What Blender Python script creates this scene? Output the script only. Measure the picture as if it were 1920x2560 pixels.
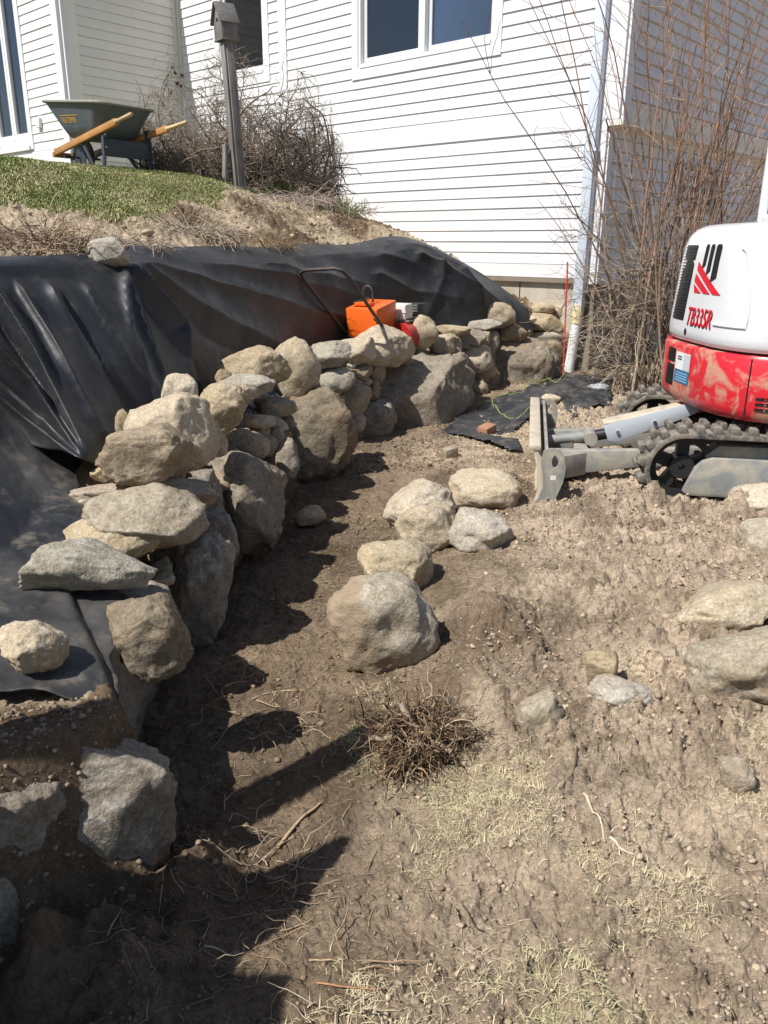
import bpy, bmesh, math, random
import numpy as np
from mathutils import Matrix, Vector
R = math.radians
sc = bpy.context.scene
for o in list(bpy.data.objects): bpy.data.objects.remove(o, do_unlink=True)

# ------------------------------------------------------------------ camera
FPX = 2000.0; PITCH = R(18.35); ROLL = R(-0.44); CAMH = 1.55      # focal length in photo pixels (1920 x 2560)
cp, sp, cr, sr = math.cos(PITCH), math.sin(PITCH), math.cos(ROLL), math.sin(ROLL)
O = np.array([0, 0, CAMH])
cam_d = bpy.data.cameras.new('camera'); cam = bpy.data.objects.new('camera', cam_d); sc.collection.objects.link(cam)
cam_d.sensor_fit = 'VERTICAL'; cam_d.sensor_height = 36; cam_d.sensor_width = 27; cam_d.lens = FPX / 2560 * 36
cam_d.clip_end = 500; cam_d.clip_start = 0.05
rx = Vector((1, 0, 0)); up = Vector((0, sp, cp)); fw = Vector((0, cp, -sp))
xr = cr * rx - sr * up; yr = sr * rx + cr * up
cam.matrix_world = Matrix(((xr.x, yr.x, -fw.x, 0), (xr.y, yr.y, -fw.y, 0), (xr.z, yr.z, -fw.z, CAMH), (0, 0, 0, 1)))
sc.camera = cam
sc.render.resolution_x = 768; sc.render.resolution_y = 1024

# ------------------------------------------------------------------ light
SUN_EL = R(53); SUN_H = (0.80, 0.60)           # light travels towards (+x, +y)
w = bpy.data.worlds.new('World'); sc.world = w; w.use_nodes = True
nt = w.node_tree; nt.nodes.clear()
wo = nt.nodes.new('ShaderNodeOutputWorld'); bg = nt.nodes.new('ShaderNodeBackground'); sky = nt.nodes.new('ShaderNodeTexSky')
sky.sky_type = 'NISHITA'; sky.sun_disc = False; sky.sun_elevation = SUN_EL
sky.sun_rotation = math.atan2(-SUN_H[0], -SUN_H[1]); sky.altitude = 200; sky.air_density = 1.0; sky.dust_density = 1.2; sky.ozone_density = 1.0
nt.links.new(sky.outputs[0], bg.inputs[0]); nt.links.new(bg.outputs[0], wo.inputs[0]); bg.inputs[1].default_value = 0.082
sd = bpy.data.lights.new('sun', 'SUN'); sd.energy = 5.0; sd.angle = R(0.53); sd.color = (1.0, 0.97, 0.92)
sun = bpy.data.objects.new('sun', sd); sc.collection.objects.link(sun); sun.location = (-8, -6, 12)
ld = Vector((SUN_H[0] * math.cos(SUN_EL), SUN_H[1] * math.cos(SUN_EL), -math.sin(SUN_EL)))
sun.rotation_euler = ld.to_track_quat('-Z', 'Y').to_euler()
sc.view_settings.view_transform = 'Standard'; sc.view_settings.look = 'None'; sc.view_settings.gamma = 1; sc.view_settings.exposure = 0.32
sc.view_settings.use_curve_mapping = False

# ------------------------------------------------------------------ photo geometry
def ray(x, y):
    a = (x - 960) / FPX; b = (1280 - y) / FPX
    X = cr * a + sr * b; U = -sr * a + cr * b
    return np.array([X, cp + U * sp, -sp + U * cp])
def atz(x, y, z=0.0):
    r = ray(x, y); return O + r * (z - CAMH) / r[2]
def atd(x, y, d):
    r = ray(x, y); return O + r * d / math.hypot(r[0], r[1])
def proj(p):
    p = np.atleast_2d(p) - O; X = p[:, 0]; D = p[:, 1] * cp - p[:, 2] * sp; U = p[:, 1] * sp + p[:, 2] * cp
    X, U = cr * X - sr * U, sr * X + cr * U
    D = np.maximum(D, 0.05)
    return 960 + FPX * X / D, 1280 - FPX * U / D, D

# ------------------------------------------------------------------ numpy noise
def _h(ix, iy, iz, s):
    n = (ix.astype(np.int64) * 374761393 + iy.astype(np.int64) * 668265263 + iz.astype(np.int64) * 2147483647 + s * 1274126177) & 0xffffffff
    n = ((n ^ (n >> 13)) * 1274126177) & 0xffffffff
    n = ((n ^ (n >> 16)) * 2246822519) & 0xffffffff
    return ((n ^ (n >> 15)) & 0xffffff) / float(0xffffff)
def vnoise(p, s=0):
    f = np.floor(p); t = p - f; i = f.astype(np.int64); t = t * t * t * (t * (t * 6 - 15) + 10)
    x, y, z = i[:, 0], i[:, 1], i[:, 2]; u, v, q = t[:, 0], t[:, 1], t[:, 2]
    def L(a, b, k): return a + (b - a) * k
    c = [[[_h(x + a, y + b, z + e, s) for e in (0, 1)] for b in (0, 1)] for a in (0, 1)]
    return L(L(L(c[0][0][0], c[1][0][0], u), L(c[0][1][0], c[1][1][0], u), v), L(L(c[0][0][1], c[1][0][1], u), L(c[0][1][1], c[1][1][1], u), v), q) * 2 - 1
def fbm(p, oct=4, s=0, gain=0.5, lac=2.03):
    a = 1; r = 0; p = np.array(p, float)
    for k in range(oct): r = r + a * vnoise(p, s + k * 17); p = p * lac + 11.3; a *= gain
    return r
def xy3(x, y, sc_=1.0, z=0.0): return np.stack([np.asarray(x) * sc_, np.asarray(y) * sc_, np.full(np.shape(x), z)], -1)
def sstep(a, b, x): t = np.clip((np.asarray(x, float) - a) / (b - a), 0, 1); return t * t * (3 - 2 * t)

# ------------------------------------------------------------------ object helpers
COL = sc.collection
def link(o, parent=None):
    COL.objects.link(o)
    if parent is not None: o.parent = parent
    return o
def tag(o, label=None, cat=None, group=None, kind=None):
    if label: o['label'] = label
    if cat: o['category'] = cat
    if group: o['group'] = group
    if kind: o['kind'] = kind
    return o
def empty(name, loc=(0, 0, 0), X=None, Y=None, parent=None):
    o = bpy.data.objects.new(name, None); o.empty_display_size = 0.1
    if X is None: o.location = loc
    else:
        x = Vector(X).normalized(); z = Vector((0, 0, 1)); y = z.cross(x).normalized() if Y is None else Vector(Y).normalized(); z = x.cross(y)
        o.matrix_world = Matrix(((x.x, y.x, z.x, loc[0]), (x.y, y.y, z.y, loc[1]), (x.z, y.z, z.z, loc[2]), (0, 0, 0, 1)))
    return link(o, parent)
def mk_mesh(name, V, Fc, mat, smooth=False):
    me = bpy.data.meshes.new(name)
    if isinstance(Fc, np.ndarray):
        V = np.asarray(V, np.float32); k = Fc.shape[1]
        me.vertices.add(len(V)); me.vertices.foreach_set('co', V.ravel())
        me.loops.add(Fc.size); me.loops.foreach_set('vertex_index', Fc.astype(np.int32).ravel())
        me.polygons.add(len(Fc)); me.polygons.foreach_set('loop_start', np.arange(0, Fc.size, k, dtype=np.int32))
        me.update(calc_edges=True)
    else: me.from_pydata([tuple(map(float, q)) for q in V], [], Fc)
    if mat is not None: me.materials.append(mat)
    if smooth: me.polygons.foreach_set('use_smooth', np.ones(len(me.polygons), bool))
    return me
def mobj(name, V, Fc, mat, parent=None, loc=None, smooth=False):
    o = bpy.data.objects.new(name, mk_mesh(name, V, Fc, mat, smooth))
    if loc is not None: o.location = loc
    return link(o, parent)
def vcol(me, cols, name='col'):
    a = me.color_attributes.new(name, 'FLOAT_COLOR', 'POINT'); c = np.ones((len(me.vertices), 4), np.float32); c[:, :3] = cols
    a.data.foreach_set('color', c.ravel())
class MB:
    "collects shapes of one mesh"
    def __init__(s): s.v = []; s.f = []
    def add(s, V, Fc):
        b = len(s.v); s.v += [tuple(map(float, q)) for q in V]; s.f += [tuple(b + i for i in f) for f in Fc]; return s
    def box(s, c, d, m=None):
        V = [Vector((x * d[0] / 2, y * d[1] / 2, z * d[2] / 2)) for x in (-1, 1) for y in (-1, 1) for z in (-1, 1)]
        if m is not None: V = [m @ q for q in V]
        return s.add([q + Vector(c) for q in V], [(0, 1, 3, 2), (4, 6, 7, 5), (0, 4, 5, 1), (2, 3, 7, 6), (0, 2, 6, 4), (1, 5, 7, 3)])
    def prism(s, poly, axis, a, b):
        "poly in the plane of the other two axes, extruded along axis from a to b"
        n = len(poly); o = {'x': lambda p, t: (t, p[0], p[1]), 'y': lambda p, t: (p[0], t, p[1]), 'z': lambda p, t: (p[0], p[1], t)}[axis]
        return s.add([o(p, a) for p in poly] + [o(p, b) for p in poly], [tuple(range(n))[::-1], tuple(range(n, 2 * n))] + [(i, (i + 1) % n, n + (i + 1) % n, n + i) for i in range(n)])
    def tube(s, pts, rad, n=8, cap=True):
        P = [Vector(p) for p in pts]; rad = rad if hasattr(rad, '__len__') else [rad] * len(P); rings = []
        t0 = (P[1] - P[0]).normalized(); a = t0.orthogonal().normalized()
        for i, p in enumerate(P):
            t = (P[min(i + 1, len(P) - 1)] - P[max(i - 1, 0)]).normalized()
            a = (a - t * a.dot(t)).normalized(); b = t.cross(a)
            rings.append([p + (a * math.cos(2 * math.pi * k / n) + b * math.sin(2 * math.pi * k / n)) * rad[i] for k in range(n)])
        fs = [(i * n + k, i * n + (k + 1) % n, (i + 1) * n + (k + 1) % n, (i + 1) * n + k) for i in range(len(P) - 1) for k in range(n)]
        if cap: fs += [tuple(range(n))[::-1], tuple(range((len(P) - 1) * n, len(P) * n))]
        return s.add([q for r in rings for q in r], fs)
    def build(s, name, mat, parent=None, bevel=0, seg=2, smooth=False, loc=None):
        o = mobj(name, s.v, s.f, mat, parent, loc)
        if bevel or smooth:
            bm = bmesh.new(); bm.from_mesh(o.data); bmesh.ops.recalc_face_normals(bm, faces=bm.faces)
            if bevel:
                es = [e for e in bm.edges if len(e.link_faces) == 2 and e.calc_face_angle(0) > 0.5]
                bmesh.ops.bevel(bm, geom=es, offset=bevel, segments=seg, affect='EDGES', profile=0.5, clamp_overlap=True)
            bm.to_mesh(o.data); bm.free()
            o.data.polygons.foreach_set('use_smooth', np.ones(len(o.data.polygons), bool))
            o.data.update()
            try: o.data.set_sharp_from_angle(angle=R(38))
            except Exception: pass
        else:
            bm = bmesh.new(); bm.from_mesh(o.data); bmesh.ops.recalc_face_normals(bm, faces=bm.faces); bm.to_mesh(o.data); bm.free()
        return o
def tubes_np(paths, rads, sides=3):
    "many thin tubes; paths: list of (n,3), rads: list of (n,)"
    Vs = []; Fs = []; b = 0
    ang = np.arange(sides) * 2 * math.pi / sides; ca, sa = np.cos(ang), np.sin(ang)
    for P, r in zip(paths, rads):
        P = np.asarray(P); n = len(P); t = np.gradient(P, axis=0); t /= np.linalg.norm(t, axis=1, keepdims=True) + 1e-9
        ref = np.where(np.abs(t[:, 2:3]) > 0.9, [[1., 0, 0]], [[0, 0, 1.]])
        a = np.cross(t, ref); a /= np.linalg.norm(a, axis=1, keepdims=True) + 1e-9; c = np.cross(t, a)
        V = P[:, None] + (a[:, None] * ca[None, :, None] + c[:, None] * sa[None, :, None]) * np.asarray(r)[:, None, None]
        Vs.append(V.reshape(-1, 3)); i = np.arange(n - 1)[:, None] * sides; k = np.arange(sides)[None]; k2 = (k + 1) % sides
        Fs.append((np.stack([i + k, i + k2, i + sides + k2, i + sides + k], -1) + b).reshape(-1, 4)); b += n * sides
    return np.concatenate(Vs), np.concatenate(Fs)
# ------------------------------------------------------------------ materials
def mat(name, base=(.5, .5, .5), rough=.7, metal=0, spec=.3, coat=0):
    m = bpy.data.materials.new(name); m.use_nodes = True; b = m.node_tree.nodes['Principled BSDF']
    b.inputs['Base Color'].default_value = (*base, 1); b.inputs['Roughness'].default_value = rough; b.inputs['Metallic'].default_value = metal
    b.inputs['Specular IOR Level'].default_value = spec; b.inputs['Coat Weight'].default_value = coat
    return m
class NT:
    def __init__(s, m): s.m = m; s.t = m.node_tree; s.b = s.t.nodes['Principled BSDF']; s.tc = None
    def n(s, ty, **k):
        x = s.t.nodes.new(ty)
        for a, v in k.items(): setattr(x, a, v)
        return x
    def L(s, a, b): s.t.links.new(a, b)
    def co(s, kind='Object'):
        if s.tc is None: s.tc = s.n('ShaderNodeTexCoord')
        return s.tc.outputs[kind]
    def noise(s, scale, detail=5, rough=.6, vec=None, dist=0):
        x = s.n('ShaderNodeTexNoise'); x.inputs['Scale'].default_value = scale; x.inputs['Detail'].default_value = detail; x.inputs['Roughness'].default_value = rough
        x.inputs['Distortion'].default_value = dist
        s.L(vec if vec is not None else s.co(), x.inputs['Vector']); return x.outputs['Fac']
    def ramp(s, fac, stops, interp='LINEAR'):
        x = s.n('ShaderNodeValToRGB'); e = x.color_ramp.elements; x.color_ramp.interpolation = interp
        while len(e) < len(stops): e.new(.5)
        for q, (p, c) in zip(e, stops): q.position = p; q.color = (*c, 1) if hasattr(c, '__len__') else (c, c, c, 1)
        s.L(fac, x.inputs[0]); return x.outputs[0]
    def mix(s, fac, a, b, mode='MIX'):
        x = s.n('ShaderNodeMix', data_type='RGBA', blend_type=mode)
        for v, i in ((fac, 0), (a, 6), (b, 7)):
            if isinstance(v, (int, float)): x.inputs[i].default_value = v if i == 0 else (v, v, v, 1)
            elif isinstance(v, tuple): x.inputs[i].default_value = (*v, 1)
            else: s.L(v, x.inputs[i])
        return x.outputs[2]
    def math(s, op, a, b=0.0):
        x = s.n('ShaderNodeMath', operation=op)
        for v, i in ((a, 0), (b, 1)):
            if isinstance(v, (int, float)): x.inputs[i].default_value = v
            else: s.L(v, x.inputs[i])
        return x.outputs[0]
    def mapping(s, scale, vec=None, rot=(0, 0, 0)):
        x = s.n('ShaderNodeMapping'); x.inputs['Scale'].default_value = scale; x.inputs['Rotation'].default_value = rot; s.L(vec if vec is not None else s.co(), x.inputs[0]); return x.outputs[0]
    def bump(s, h, st=.5, d=.02, prev=None):
        x = s.n('ShaderNodeBump'); x.inputs['Strength'].default_value = st; x.inputs['Distance'].default_value = d; s.L(h, x.inputs['Height'])
        if prev is not None: s.L(prev, x.inputs['Normal'])
        return x.outputs[0]
    def rnd(s): return s.n('ShaderNodeObjectInfo').outputs['Random']
    def attr(s, name): return s.n('ShaderNodeAttribute', attribute_name=name).outputs['Color']
    def out(s, col=None, normal=None, rough=None):
        if col is not None: s.L(col, s.b.inputs['Base Color'])
        if normal is not None: s.L(normal, s.b.inputs['Normal'])
        if rough is not None: s.L(rough, s.b.inputs['Roughness'])
        return s.m

def stone_mat(name, c1, c2, c3, lichen=.3, streak=.2, dirt=.5):
    T = NT(mat(name, rough=.88, spec=.2)); r = T.rnd()
    off = T.n('ShaderNodeVectorMath', operation='ADD'); cb = T.n('ShaderNodeCombineXYZ'); k = T.math('MULTIPLY', r, 37.0)
    for i in range(3): T.L(k, cb.inputs[i])
    T.L(T.co(), off.inputs[0]); T.L(cb.outputs[0], off.inputs[1]); v = off.outputs[0]
    n1 = T.noise(4.5, 8, .65, v); n2 = T.noise(17, 6, .7, v); n3 = T.noise(75, 4, .7, v); n4 = T.noise(2.2, 4, .55, v, .6)
    c = T.mix(T.ramp(n1, [(.38, 0.), (.62, 1.)]), c1, c2)
    c = T.mix(T.ramp(n2, [(.45, 0.), (.7, .8)]), c, c3)
    c = T.mix(T.ramp(n4, [(.5, 0.), (.72, dirt)]), c, (.27, .205, .14))            # soil film
    c = T.mix(T.math('MULTIPLY', T.ramp(n2, [(.56, 0.), (.66, 1.)]), T.ramp(n1, [(.52, 0.), (.6, lichen)])), c, (.36, .37, .31))   # pale lichen
    vo = T.n('ShaderNodeTexVoronoi', feature='DISTANCE_TO_EDGE'); vo.inputs['Scale'].default_value = 4.2
    wv = T.n('ShaderNodeVectorMath', operation='ADD'); nn = T.n('ShaderNodeTexNoise'); nn.inputs['Scale'].default_value = 6; T.L(v, nn.inputs['Vector']); T.L(v, wv.inputs[0])
    sc_ = T.n('ShaderNodeVectorMath', operation='SCALE'); sc_.inputs['Scale'].default_value = .22; T.L(nn.outputs['Color'], sc_.inputs[0]); T.L(sc_.outputs[0], wv.inputs[1]); T.L(wv.outputs[0], vo.inputs['Vector'])
    crack = T.ramp(vo.outputs['Distance'], [(0., 1.), (.028, 0.)])
    c = T.mix(T.math('MULTIPLY', crack, T.ramp(n1, [(.55, 0.), (.68, streak)])), c, (.55, .53, .48))       # mineral veins
    c = T.mix(1., c, T.ramp(n3, [(.3, .62), (.7, 1.3)]), 'MULTIPLY')
    hv = T.n('ShaderNodeHueSaturation'); T.L(c, hv.inputs['Color']); T.L(T.math('ADD', T.math('MULTIPLY', r, .34), .83), hv.inputs['Value']); T.L(T.math('ADD', T.math('MULTIPLY', r, -.35), 1.12), hv.inputs['Saturation'])
    b = T.bump(n1, .55, .05); b = T.bump(n2, .6, .018, b); b = T.bump(n3, .55, .006, b); b = T.bump(T.ramp(vo.outputs['Distance'], [(0., 0.), (.02, 1.)]), .2, .01, b)
    return T.out(hv.outputs[0], b, T.ramp(n2, [(.3, .95), (.7, .75)]))
M = {}
M['tan'] = stone_mat('stone_tan', (.47, .38, .255), (.355, .28, .18), (.55, .475, .355))
M['grey'] = stone_mat('stone_grey', (.40, .36, .285), (.28, .25, .19), (.50, .46, .375), .6, .4, .4)
M['dark'] = stone_mat('stone_brown', (.36, .285, .195), (.26, .205, .14), (.43, .355, .26), .15, .1, .6)
M['pale'] = stone_mat('stone_pale', (.42, .36, .27), (.32, .265, .19), (.50, .455, .375), .4, .5, .6)
M['gold'] = stone_mat('stone_golden', (.46, .37, .23), (.36, .29, .19), (.55, .47, .34), .2, .5, .3)
M['soilstone'] = stone_mat('soil_caked_boulder', (.25, .205, .15), (.18, .145, .10), (.36, .32, .265), .8, .5, .9)
M['boulder'] = stone_mat('boulder_grey', (.27, .225, .165), (.19, .155, .11), (.37, .325, .26), .7, .5, .95)

def soil_mat():
    T = NT(mat('soil', rough=.95, spec=.12)); a = T.attr('col')
    n1 = T.noise(6, 9, .68); n2 = T.noise(38, 7, .72); n3 = T.noise(170, 4, .7); n0 = T.noise(1.3, 4, .6)
    c = T.mix(1., a, T.ramp(n0, [(.3, .74), (.7, 1.2)]), 'MULTIPLY')
    c = T.mix(1., c, T.ramp(n1, [(.3, .7), (.7, 1.28)]), 'MULTIPLY')
    c = T.mix(1., c, T.ramp(n2, [(.3, .66), (.5, 1.), (.72, 1.35)]), 'MULTIPLY')
    c = T.mix(1., c, T.ramp(n3, [(.25, .75), (.75, 1.25)]), 'MULTIPLY')
    vo = T.n('ShaderNodeTexVoronoi'); vo.inputs['Scale'].default_value = 55; vo.inputs['Randomness'].default_value = 1
    T.L(T.co(), vo.inputs['Vector'])
    v2 = T.n('ShaderNodeTexVoronoi'); v2.inputs['Scale'].default_value = 24; T.L(T.co(), v2.inputs['Vector'])
    b = T.bump(n1, .8, .06); b = T.bump(v2.outputs['Distance'], .45, -.03, b); b = T.bump(n2, .9, .03, b); b = T.bump(vo.outputs['Distance'], .55, -.014, b); b = T.bump(n3, .7, .006, b)
    return T.out(c, b)
M['soil'] = soil_mat()
def attr_mat(name, rough=.8, spec=.2, trans=0, noise=None):
    T = NT(mat(name, rough=rough, spec=spec)); c = T.attr('col')
    if noise: c = T.mix(1., c, T.ramp(T.noise(noise, 4, .7), [(.3, .65), (.7, 1.3)]), 'MULTIPLY')
    if trans: T.b.inputs['Subsurface Weight'].default_value = 0
    return T.out(c)
M['clod'] = attr_mat('soil_clod', .95, .1, noise=90)
M['blade'] = attr_mat('grass_blade', .6, .25)
M['strand'] = attr_mat('dry_strand', .75, .2, noise=60)

def paint_mat(name, base, rough=.45, dirt=(.55, .52, .46), amt=.25, sc_=1.4, spec=.35):
    T = NT(mat(name, base, rough, spec=spec)); v = T.mapping((1, 1, .35)); n1 = T.noise(sc_, 6, .65, v); n2 = T.noise(40, 4, .6); n3 = T.noise(9, 5, .7, T.mapping((1, 1, .12)))
    c = T.mix(T.ramp(n1, [(.45, 0.), (.75, amt)]), base, dirt); c = T.mix(T.ramp(n3, [(.6, 0.), (.75, amt * .6)]), c, dirt)
    hv = T.n('ShaderNodeHueSaturation'); T.L(c, hv.inputs['Color']); T.L(T.math('ADD', T.math('MULTIPLY', T.rnd(), .07), .95), hv.inputs['Value'])
    return T.out(hv.outputs[0], T.bump(n2, .12, .003), T.ramp(n1, [(.3, rough - .06), (.7, rough + .12)]))
M['white'] = paint_mat('white_siding_paint', (.72, .72, .735), .42, amt=.16)
M['trim'] = paint_mat('white_trim_paint', (.72, .72, .735), .4, amt=.12)
M['cream'] = paint_mat('cream_siding_paint', (.74, .72, .66), .5, amt=.15)
M['sash'] = paint_mat('window_sash', (.62, .64, .66), .4, amt=.1)
M['spout'] = paint_mat('downspout_paint', (.62, .68, .76), .35, amt=.18)
M['pvc'] = paint_mat('white_pvc', (.80, .80, .82), .3, amt=.2)
M['tape'] = paint_mat('yellowed_coupling', (.72, .62, .36), .5, amt=.3)
M['brownpanel'] = paint_mat('brown_panel', (.23, .19, .15), .8, (.12, .10, .08), .6)
M['greypanel'] = paint_mat('grey_panel', (.40, .38, .35), .7, (.25, .23, .2), .5)
def concrete():
    T = NT(mat('concrete', (.5, .46, .39), .9, spec=.15)); n1 = T.noise(3, 7, .7); n2 = T.noise(60, 5, .7)
    return T.out(T.mix(T.ramp(n1, [(.35, 0.), (.7, 1.)]), (.50, .46, .39), (.36, .31, .24)), T.bump(n2, .3, .005))
M['concrete'] = concrete()
def glass():
    m = bpy.data.materials.new('window_glass'); m.use_nodes = True; t = m.node_tree; t.nodes.clear()
    o = t.nodes.new('ShaderNodeOutputMaterial'); mx = t.nodes.new('ShaderNodeMixShader'); tr = t.nodes.new('ShaderNodeBsdfTransparent'); gl = t.nodes.new('ShaderNodeBsdfGlossy'); fr = t.nodes.new('ShaderNodeFresnel')
    fr.inputs[0].default_value = 1.5; gl.inputs['Roughness'].default_value = .02; gl.inputs['Color'].default_value = (.9, .93, 1, 1); tr.inputs[0].default_value = (.72, .77, .82, 1)
    md = t.nodes.new('ShaderNodeMath'); md.operation = 'MULTIPLY_ADD'; md.inputs[1].default_value = 1.6; md.inputs[2].default_value = .05; t.links.new(fr.outputs[0], md.inputs[0])
    t.links.new(md.outputs[0], mx.inputs[0]); t.links.new(tr.outputs[0], mx.inputs[1]); t.links.new(gl.outputs[0], mx.inputs[2]); t.links.new(mx.outputs[0], o.inputs[0])
    return m
M['glass'] = glass()
def screen():
    T = NT(mat('insect_screen', (.11, .125, .145), .7, spec=.2)); n = T.noise(5, 5, .7, T.mapping((6, 6, .5)))
    return T.out(T.mix(T.ramp(n, [(.3, 0.), (.7, 1.)]), (.085, .098, .118), (.14, .155, .18)))
M['screen'] = screen()
M['room'] = mat('dim_room', (.06, .065, .07), .9)
M['blackgap'] = mat('black_recess', (.012, .012, .013), .8)

def tarp(name='black_woven_fabric', d1=.30, d2=.22):
    T = NT(mat(name, (.03, .031, .034), .5, spec=.5)); v = T.co(); n0 = T.noise(1.6, 5, .65); n1 = T.noise(9, 6, .7); 
    c = T.mix(T.ramp(n0, [(.45, 0.), (.72, d1)]), (.017, .0185, .022), (.125, .117, .107)); c = T.mix(T.ramp(n1, [(.52, 0.), (.75, d2)]), c, (.21, .18, .14))
    wa = T.n('ShaderNodeTexWave', wave_type='BANDS', bands_direction='X'); wa.inputs['Scale'].default_value = 70; wa.inputs['Distortion'].default_value = 1.; T.L(v, wa.inputs['Vector'])
    wb = T.n('ShaderNodeTexWave', wave_type='BANDS', bands_direction='Z'); wb.inputs['Scale'].default_value = 70; wb.inputs['Distortion'].default_value = 1.; T.L(v, wb.inputs['Vector'])
    b = T.bump(T.noise(5, 5, .6), .12, .05); b = T.bump(T.noise(28, 4, .6), .2, .006, b); b = T.bump(T.math('ADD', wa.outputs['Fac'], wb.outputs['Fac']), .1, .002, b)
    return T.out(c, b, T.ramp(n1, [(.3, .42), (.7, .66)]))
M['tarp'] = tarp()
M['dustytarp'] = tarp('dusty_black_fabric', .6, .7)
def dirtpaint(name, base, dirt, amt, rough=.35, coat=0., sc_=5., lo=.45, hi=.62, metal=0):
    T = NT(mat(name, base, rough, metal, spec=.45, coat=coat)); n1 = T.noise(sc_, 7, .62, None, 1.2); n2 = T.noise(sc_ * 9, 5, .7)
    f = T.ramp(n1, [(lo, 0.), (hi, amt)]); f = T.math('MULTIPLY', f, T.ramp(n2, [(.3, .55), (.6, 1.)]))
    return T.out(T.mix(f, base, dirt), T.bump(n2, .12, .002), T.mix(f, rough, .9))
M['mwhite'] = dirtpaint('machine_white', (.70, .71, .72), (.55, .52, .47), .22, .22, .5, 2.2, .5, .75)
M['mred'] = dirtpaint('machine_red', (.58, .022, .035), (.45, .29, .20), .95, .32, .2, 4.2, .46, .56)
M['redclean'] = mat('decal_red', (.62, .015, .03), .35)
M['decalblack'] = mat('decal_black', (.02, .02, .022), .4)
M['decalwhite'] = mat('decal_white', (.75, .76, .76), .4)
M['decalblue'] = mat('decal_blue', (.03, .17, .34), .4)
M['rubber'] = dirtpaint('track_rubber', (.045, .045, .046), (.36, .31, .245), .85, .8, 0, 8, .36, .62)
M['steelgrey'] = dirtpaint('painted_steel_grey', (.20, .21, .205), (.43, .375, .28), .85, .55, 0, 5, .38, .64)
M['bladedirt'] = dirtpaint('worn_blade_steel', (.36, .32, .25), (.52, .45, .34), .95, .65, 0, 6, .36, .58)
M['bright'] = dirtpaint('bare_guard_steel', (.50, .54, .60), (.42, .37, .30), .5, .4, 0, 7, .52, .78, .15)
M['blackmetal'] = mat('black_metal', (.02, .02, .021), .45, 0, .4)
M['chrome'] = mat('zinc_bolt', (.6, .6, .6), .3, 1)
M['darkglass'] = mat('dark_cab_glass', (.02, .025, .03), .06, 0, .6)
M['orange'] = dirtpaint('orange_paint', (.78, .13, .015), (.30, .12, .05), .5, .4, 0, 9, .58, .75)
M['engred'] = dirtpaint('engine_red', (.42, .02, .015), (.2, .1, .07), .4, .35, 0, 9, .55, .7)
M['engwhite'] = dirtpaint('engine_cover_white', (.66, .64, .58), (.4, .34, .25), .5, .4, 0, 9, .5, .7)
M['rust'] = dirtpaint('rusty_bar', (.045, .038, .034), (.13, .08, .055), .6, .5, 0, 12)
M['poly'] = dirtpaint('grey_poly_tray', (.10, .125, .14), (.25, .25, .24), .5, .5, 0, 5, .5, .8)
M['polyrim'] = dirtpaint('worn_tray_rim', (.30, .29, .26), (.18, .17, .15), .6, .6, 0, 12)
M['barrowsteel'] = dirtpaint('barrow_steel', (.045, .055, .068), (.16, .14, .12), .4, .45, 0, 14, .55, .75)
M['decalyellow'] = mat('decal_yellow', (.70, .36, .03), .5)
def wood(name, c1, c2, s=(3, 3, 40), rough=.7):
    T = NT(mat(name, c1, rough, spec=.25)); n = T.noise(2.2, 6, .65, T.mapping(s)); n2 = T.noise(3, 4, .6)
    c = T.mix(T.ramp(n, [(.3, 0.), (.7, 1.)]), c1, c2); c = T.mix(1., c, T.ramp(n2, [(.3, .75), (.7, 1.2)]), 'MULTIPLY')
    return T.out(c, T.bump(n, .4, .004))
M['ashwood'] = wood('varnished_ash', (.50, .27, .10), (.38, .18, .06), (2, 14, 14), .45)
M['ashbare'] = wood('bare_ash_grip', (.56, .43, .25), (.45, .32, .17), (2, 14, 14), .6)
M['oldwood'] = wood('weathered_grey_wood', (.27, .255, .235), (.13, .12, .115), (22, 22, 1.6), .9)
M['oldwood2'] = wood('weathered_roof_board', (.21, .20, .185), (.11, .105, .10), (6, 30, 30), .9)
M['twig'] = wood('bare_twig', (.21, .16, .12), (.12, .09, .07), (5, 5, 5), .85)
M['redtwig'] = attr_mat('shrub_bark', .7, .25, noise=25)
M['gravel'] = attr_mat('grey_gravel', .8, .25, noise=80)
M['clay'] = dirtpaint('clay_brick', (.33, .17, .10), (.33, .26, .18), .7, .9, 0, 12)
M['stake'] = mat('red_fibreglass', (.55, .05, .03), .4)
M['string'] = mat('yellow_green_string', (.34, .44, .10), .7)
M['plastic'] = mat('clear_plastic', (.8, .82, .84), .12, 0, .6); M['plastic'].node_tree.nodes['Principled BSDF'].inputs['Alpha'].default_value = .28

def muddy():
    m = M['pale'].copy(); m.name = 'stone_half_muddy'; T = NT(m); src = T.b.inputs['Base Color'].links[0].from_socket
    sx = T.n('ShaderNodeSeparateXYZ'); T.L(T.co(), sx.inputs[0]); f = T.math('ADD', T.math('MULTIPLY', sx.outputs[0], -3.0), T.math('MULTIPLY', sx.outputs[2], -1.6)); f = T.math('ADD', f, T.math('MULTIPLY', T.noise(7, 5, .6), .9))
    return T.out(T.mix(T.ramp(f, [(.32, 0.), (.5, .9)]), src, (.30, .23, .155)))
M['muddy'] = muddy()
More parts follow.
